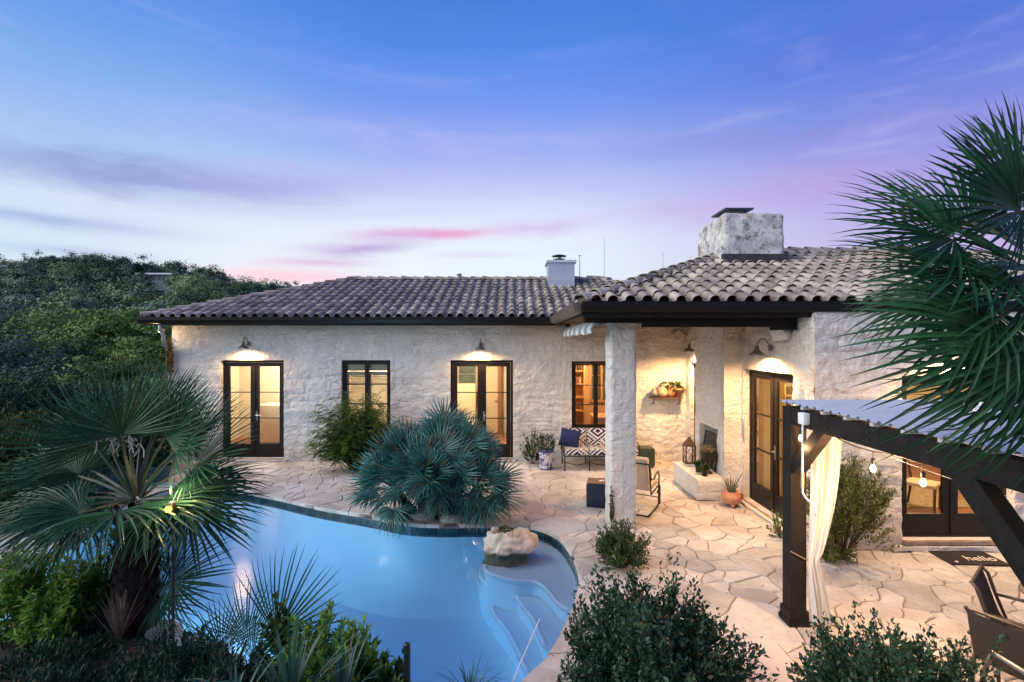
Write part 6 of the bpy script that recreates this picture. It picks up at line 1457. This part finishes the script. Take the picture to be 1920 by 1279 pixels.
tp = G(300, 905); pot('teal_planter', 'large teal glazed planter on the patio behind the left palm', 'planter', tp, [(.14, 0), (.18, .14), (.23, .33), (.25, .36), (.22, .36), (.2, .3), (0, .28)], mat('teal_glaze', (.02, .07, .085), rough=.25))
bush('planter_plant', 'grey-green plant in the teal planter', tp + Vector((0, 0, .3)), .22, .22, .2, 70, 16, .1, .03, M_PALMD, 156, cz=.2, sprays=8, cat='plant')
# green metal post at the bottom
gpz = P(763, 1207, 3.9); t_ = thing('metal_post', 'dark green metal fence post at the bottom edge before the pool', 'post', (gpz.x, 3.9, 0)); M_GP = mat('green_paint', (.012, .03, .022), rough=.4)
m_ = MB(); m_.tube([(gpz.x, 3.9, 0), (gpz.x, 3.9, gpz.z - .01), (gpz.x, 3.9, gpz.z)], [.026, .026, .018], 12); m_.build('tube', M_GP, t_, smooth=False)
for dz in (.06, .18): m_ = MB(); m_.cbox((gpz.x - .027, 3.9, gpz.z - dz), (.02, .02, .03)); m_.build('clip', M_GP, t_)

# ================================================================== pergola
per = thing('pergola', 'dark timber pergola with a corrugated pale blue roof sheet at the right', 'pergola', (2.95, 5.4, 0))
PX0, PX1, PYF, PYN = 2.95, 6.8, 5.36, 2.55; PW = .165; ZB0, ZB1 = 2.14, 2.315
def post(x, y):
    m_ = MB(); m_.box((x, y, 0), (x + PW, y + PW, ZB1)); o = m_.build('post', M_WOODD, per)
    m_ = MB(); m_.box((x - .03, y - .03, .0), (x + PW + .03, y + PW + .03, .06)); m_.box((x - .018, y - .018, .061), (x + PW + .018, y + PW + .018, .16)); m_.build('post_base', M_WOODD, o)
for x in (PX0, PX1):
    for y in (PYF, PYN): post(x, y)
bwt = .15
m_ = MB(); m_.box((PX0 + .005, PYN + PW, ZB0), (PX0 + bwt, PYF + .004, ZB1 + .002)); m_.box((PX0 + .006, 1.4, ZB0 + .001), (PX0 + bwt - .001, PYN + .0, ZB1 + .001)); m_.build('beam', M_WOODD, per)
m_ = MB(); m_.box((PX1 + .005, PYN + PW, ZB0), (PX1 + bwt, PYF + .004, ZB1 + .002)); m_.build('beam', M_WOODD, per)
for y in (PYF + .02, PYN + .02): m_ = MB(); m_.box((PX0 + PW, y, ZB0), (PX1, y + bwt, ZB1 + .001)); m_.build('beam', M_WOODD, per)
def brace(a, b, w=.12, d=.11):
    a, b = Vector(a), Vector(b); u = (b - a).normalized(); x = Vector((1, 0, 0)) if abs(u.x) < .5 else Vector((0, 1, 0)); v = u.cross(x).normalized()
    m_ = MB(); m_.sweep([(-d / 2, -w / 2), (d / 2, -w / 2), (d / 2, w / 2), (-d / 2, w / 2)], [(a, x, v), (b, x, v)]); m_.build('brace', M_WOODD, per)
brace((PX0 + .07, PYF + .02, 1.66), (PX0 + .07, PYF - .52, 2.20))
brace((PX0 + .07, PYN + PW - .02, 1.46), (PX0 + .07, PYN + PW + .72, 2.22), .16)
brace((PX0 + PW - .02, PYF + .1, 1.66), (PX0 + PW + .5, PYF + .1, 2.20))
# rafters and roof sheet: sheet ribs run left-right
for i in range(8):
    y = PYN + PW + .1 + (PYF - PYN - PW - .1) * i / 7.6; m_ = MB(); m_.box((PX0 + .01, y, ZB1 + .003), (PX1 + .15, y + .04, ZB1 + .03)); m_.build('purlin', mat('pale_batten', (.50, .48, .47), rough=.6), per)
V = []; F = []; y0, y1 = 1.5, PYF + .16; prof = []; y = y0
while y < y1: prof += [(y, 0), (y + .075, 0), (y + .087, .022), (y + .113, .022), (y + .125, 0)]; y += .125
for x in (PX0 + .02, PX1 + .2): V += [(x, yy, ZB1 + .034 + zz) for yy, zz in prof]
n = len(prof); F = [(i, i + 1, n + i + 1, n + i)[::-1] for i in range(n - 1)]
MB().add(V, F).build('roof_sheet', mat('polycarbonate_sheet', (.50, .54, .60), rough=.35, var=.04, vscale=2), per)
for y_, z_ in ((5.25, 2.27), (5.25, 2.21), (4.75, 2.27), (4.75, 2.20), (4.2, 2.26), (4.2, 2.20), (3.6, 2.24)):
    m_ = MB(); m_.lathe([(.012, 0), (.01, .01), (0, .012)], 8, M=Matrix.Translation((PX0 + .004, y_, z_)) @ Matrix.Rotation(R(-90), 4, 'Y')); m_.build('bolt', M_IRON, per)
# crank box and rod
cb = P(1500, 781, 5.1); cx_ = PX0 - .035; t_ = thing('crank_winder', 'white crank winder with a hanging bent rod on the pergola post', 'crank', (cx_, 5.05, 1.2))
m_ = MB(); m_.cbox((cx_, 5.06, 2.245), (.07, .11, .12), bev=.018); m_.build('gearbox', M_WHITE, t_, angle=40)
m_ = MB(); m_.tube([(cx_, 5.08, 2.185), (cx_, 5.08, 2.12), (cx_ - .005, 5.08, 1.62), (cx_, 5.08, 1.5), (cx_ + .01, 5.05, 1.46), (cx_ + .06, 4.98, 1.40), (cx_ + .068, 4.97, 1.37), (cx_ + .068, 4.97, 1.30)], .010, 8); m_.build('rod', M_WHITE, t_, smooth=True)
m_ = MB(); m_.tube([(cx_ - .002, 5.08, 1.70), (cx_ - .003, 5.08, 1.55)], .015, 8); m_.build('grip', mat('grip_tan', (.5, .36, .22), rough=.6), t_)
# gathered curtain
cur = thing('outdoor_curtain', 'white outdoor curtain gathered and tied to the pergola post', 'curtain', (3.2, 5.45, 0)); V = []; F = []; nz_, na = 44, 72
for k_ in range(nz_ + 1):
    z = .05 + (2.2 - .05) * k_ / nz_; tz = .72
    if z > tz: s = (z - tz) / (2.2 - tz); xl = 3.10 + .04 * math.sin(s * 3); xr = 3.21 + .29 * s ** .55; dp = .05 + .06 * s
    else: s = (tz - z) / tz; xl = 3.10 + .05 * s; xr = 3.21 + .16 * s ** .8; dp = .05 + .05 * s
    for j in range(na):
        f = j / (na - 1); ph = f * 2 * math.pi * 4.5; fold = math.sin(ph) * .6 + .4 * math.sin(ph * .5 + 1.3)
        V.append((xl + (xr - xl) * f, 5.31 + dp * .45 * fold + .01 * math.sin(z * 6 + j * .3), z))
for k_ in range(nz_):
    for j in range(na - 1): F.append((k_ * na + j, k_ * na + j + 1, (k_ + 1) * na + j + 1, (k_ + 1) * na + j))
MB().add(V, F).build('cloth', mat('white_canvas', (.70, .70, .70), rough=.95, transl=.25), cur, smooth=True)
m_ = MB(); m_.tube([(2.94, 5.35, .80), (2.96, 5.34, .79), (3.09, 5.34, .72), (3.15, 5.35, .70), (3.22, 5.40, .72)], .007, 6); m_.build('tie', mat('tie_rope', (.22, .16, .11), rough=.9), cur)
# string lights
sl = thing('string_lights', 'string of warm filament bulbs hung under the pergola beam', 'string lights', (3.3, 4.6, 1.9)); blk = mat('black_rubber', (.012, .011, .011), rough=.5)
B = [P(1502, 806, 5.15), P(1637, 848, 4.6), P(1731, 872, 4.25), P(1900, 915, 3.7)]
m_ = MB(); path = [P(1540, 800, 5.2), P(1575, 826, 4.95), P(1602, 838, 4.75), B[1] + Vector((0, 0, .0)), P(1680, 855, 4.45), B[2], P(1790, 882, 4.05), P(1850, 900, 3.85), B[3]]; m_.tube(path, .0055, 6); m_.build('cable', blk, sl)
m_ = MB(); m_.tube([P(1580, 822, 4.92), P(1700, 870, 4.4), P(1790, 902, 4.05), P(1930, 945, 3.6)], .002, 4); m_.build('guy_wire', M_STEEL, sl)
for i, b in enumerate(B[:3]):
    m_ = MB(); dz = (.0, -.06, -.06)[i]; m_.tube([b, b + Vector((0, 0, dz - .005))], .004, 5); m_.lathe([(.014, 0), (.017, -.02), (.015, -.055), (0, -.056)], 10, b + Vector((0, 0, dz))); m_.build('socket', blk, sl)
    m_ = MB(); m_.lathe([(.011, -.057), (.021, -.078), (.024, -.098), (.017, -.122), (0, -.13)], 14, b + Vector((0, 0, dz))); m_.build('bulb', emis('string_bulb', (1.0, .66, .30), 10), sl, smooth=True)
    lamp('string_glow', 'POINT', b + Vector((0, -.0, dz - .19)), (6, 75, 75)[i], (1, .55, .25), sl, .03)

# ================================================================== seating at the right
M_SLING = mat('sling_mesh', (.045, .034, .027), rough=.8, var=.2, vscale=120); M_BRZ = mat('bronze_tube', (.030, .022, .018), rough=.4)
def sling_chair(loc, rz, label):
    t_ = thing('patio_chair', label, 'chair', loc, rz, 'sling chairs at the patio table')
    for s in (-1, 1):
        x = s * .28
        m_ = MB(); m_.tube([(x * 1.0, -.42, .92), (x, -.36, .86), (x, -.30, .66), (x, -.22, .44), (x, .0, .40), (x, .24, .43), (x, .28, .42)], .016, 8); local('side_rail', m_, M_BRZ, t_, smooth=True)
        m_ = MB(); m_.tube([(x * 1.08, -.34, .0), (x * 1.08, -.26, .3), (x * 1.08, -.18, .44)], .016, 7); local('leg', m_, M_BRZ, t_, smooth=True)
        m_ = MB(); m_.tube([(x * 1.08, .32, .0), (x * 1.08, .30, .3), (x * 1.1, .26, .58), (x * 1.12, .18, .65), (x * 1.12, -.1, .66), (x * 1.06, -.31, .66)], .016, 7); local('armrest', m_, M_BRZ, t_, smooth=True)
    V = []; F = []; path = [(-.405, .90), (-.37, .80), (-.32, .64), (-.275, .50), (-.22, .43), (-.1, .405), (.1, .415), (.26, .435)]; n = 8
    for y, z in path:
        for j in range(n + 1): u = j / n * 2 - 1; V.append((u * .272, y - .02 * (1 - u * u), z - .018 * (1 - u * u)))
    for i in range(len(path) - 1):
        for j in range(n): F.append((i * (n + 1) + j, i * (n + 1) + j + 1, (i + 1) * (n + 1) + j + 1, (i + 1) * (n + 1) + j))
    local('sling', MB().add(V, F), M_SLING, t_, smooth=True)
    for ya, za in ((-.41, .91), (.27, .42)):
        m_ = MB(); m_.tube([(-.28, ya, za), (.28, ya, za)], .014, 7); local('crossbar', m_, M_BRZ, t_)
    t_.scale = (.92, .92, .94)
sling_chair((4.56, 4.42, 0), R(-140), 'brown mesh patio chair nearer the door mat')
sling_chair((4.14, 4.06, 0), R(-62), 'brown mesh patio chair seen from behind at the right edge')
tb = thing('patio_table', 'round bronze patio table cut by the right edge', 'table', (5.06, 4.46, 0))
m_ = MB(); m_.lathe([(.0, .0), (.41, .0), (.43, .012), (.41, .025), (0, .026)], 36, (0, 0, .70)); local('table_top', m_, mat('mesh_top', (.03, .024, .02), rough=.5, var=.3, vscale=80), tb, angle=40)
for i in range(4): a = i * math.pi / 2 + .4; m_ = MB(); m_.tube([(.34 * math.cos(a), .34 * math.sin(a), 0), (.22 * math.cos(a), .25 * math.sin(a), .4), (.34 * math.cos(a), .34 * math.sin(a), .70)], .016, 7); local('leg', m_, M_BRZ, tb, smooth=True)
m_ = MB(); q_ = G(1860, 1232, .55); m_.tube([P(1843, 1262, 3.55), P(1862, 1226, 3.5), P(1920, 1262, 3.3), P(1990, 1300, 3.1)], .016, 8); tag(m_.build('tube_rail', mat('grey_tube', (.30, .29, .28), rough=.4, metal=.5), smooth=True), 'pale grey tube rail at the lower right corner', 'rail')
# chaise longue
cl_ = thing('chaise_longue', 'cream cushioned chaise longue behind the big holly bush', 'chaise longue', (1.97, 3.95, 0))
m_ = MB(); m_.cbox((0, 0, .36), (.60, 1.5, .11), bev=.035); m_.v = [tuple(Vector((1.83, 3.45, 0)) + Vector(v) - Vector((1.8, 3.7, 0))) for v in m_.v]; local('cushion', m_, mat('pale_cushion', (.62, .55, .50), rough=.95), cl_, angle=50)
for s in (-1, 1):
    m_ = MB(); m_.box((.03 + s * .335 - .03, -1.05, .24), (.03 + s * .335 + .03, .56, .33)); local('side_rail', m_, M_WOODD, cl_)
    for y in (-.95, .48): m_ = MB(); m_.box((.03 + s * .335 - .028, y, 0), (.03 + s * .335 + .028, y + .06, .239)); local('leg', m_, M_WOODD, cl_)
# door mat with lettering
mt = thing('door_mat', 'dark door mat with the word hello in front of the right-hand doors', 'door mat', (6.31, 7.02, 0), R(-3))
m_ = MB(); m_.cbox((0, 0, .018), (.76, .46, .016), bev=.005); local('mat', m_, mat('coir', (.016, .012, .010), rough=.98, var=.5, vscale=60, bump=.5, bscale=90), mt)
cu = bpy.data.curves.new('lettering', 'FONT'); cu.body = 'hello'; cu.size = .21; cu.extrude = .0015; cu.align_x = 'CENTER'; cu.materials.append(mat('mat_paint', (.66, .6, .5), rough=.9))
cu.shear = .15
tmp = bpy.data.objects.new('tmp_text', cu); COL.objects.link(tmp); bpy.context.view_layer.update()
lme = bpy.data.meshes.new_from_object(tmp); bpy.data.objects.remove(tmp); lt = link('lettering', lme, mt, Matrix.Translation((.12, -.11, .0285)))
m_ = MB(); m_.lathe([(0, .0), (.022, .0), (.018, .003), (0, .003)], 12, (-.27, -.16, .0275)); local('dot', m_, mat('mat_paint'), mt)
# boulder planting, skimmer, patio light
bush('rock_plant', 'dry twiggy sprigs growing in the hollow of the pool boulder', (-.10, 7.62, .14), .13, .1, .05, 50, 10, .035, .012, M_OLIVE, 160, cz=.04, stem_r=.003, cat='plant')
m_ = MB(); lp_ = G(722, 962); m_.lathe([(.10, 0), (.11, .03), (.08, .07), (0, .08)], 18, lp_); tag(m_.build('ground_light', mat('dark_flue')), 'small dark round ground light by the clumping palm', 'ground light')
for i, (x, y, sx_, sz) in enumerate(((790, 978, .22, .10), (845, 981, .20, .10), (912, 974, .18, .09))):
    p = G(x, y); o = link('edge_stone', ROCK[i], None, Matrix.Translation((p.x, p.y + .1, .04)) @ Matrix.Diagonal((sx_, .16, sz, 1))); o.data = o.data.copy(); o.data.materials[0] = mat('tan_rock', (.46, .38, .28), rough=.9, var=.3, vscale=6, bump=.5, bscale=12)
    tag(o, ('left', 'middle', 'right')[i] + ' tan rock under the clumping palm at the pool edge', 'rock', 'tan rocks under the clumping palm')

# fallen leaves on the paving near the plants
rl_ = np.random.RandomState(9); cs_ = []
for (cx__, cy__, sd__, n__) in ((.9, 6.9, .5, 60), (1.2, 4.4, .6, 60), (-1.2, 8.4, .9, 70), (-3.6, 11.6, .9, 60), (4.7, 6.7, .5, 80), (3.0, 6.5, 1.4, 40), (-4, 9.8, 1.4, 40), (3.2, 9.8, .8, 15)):
    for _ in range(n__):
        x__, y__ = rl_.normal(cx__, sd__), rl_.normal(cy__, sd__ * .8)
        if in_paving(x__, y__) and not in_poly(x__, y__) and not (x__ > XP and y__ > YF) and y__ < YW - .05: cs_.append((x__, y__, .012))
cs_ = np.array(cs_); Vl, Fl = leaves_np(cs_, rl_.normal(0, 1, cs_.shape) * [1, 1, .1], rl_.normal(0, .25, cs_.shape) + [0, 0, 1], rl_.uniform(.02, .05, len(cs_)), .016, .2)
lo_ = link('fallen_leaves', npmesh('fallen_leaves', Vl, Fl, leafmat('litter_leaf', (.10, .07, .03), (.22, .14, .05), .1, .8, .2))); tag(lo_, 'small brown fallen leaves scattered on the flagstones', 'leaves'); lo_['kind'] = 'stuff'
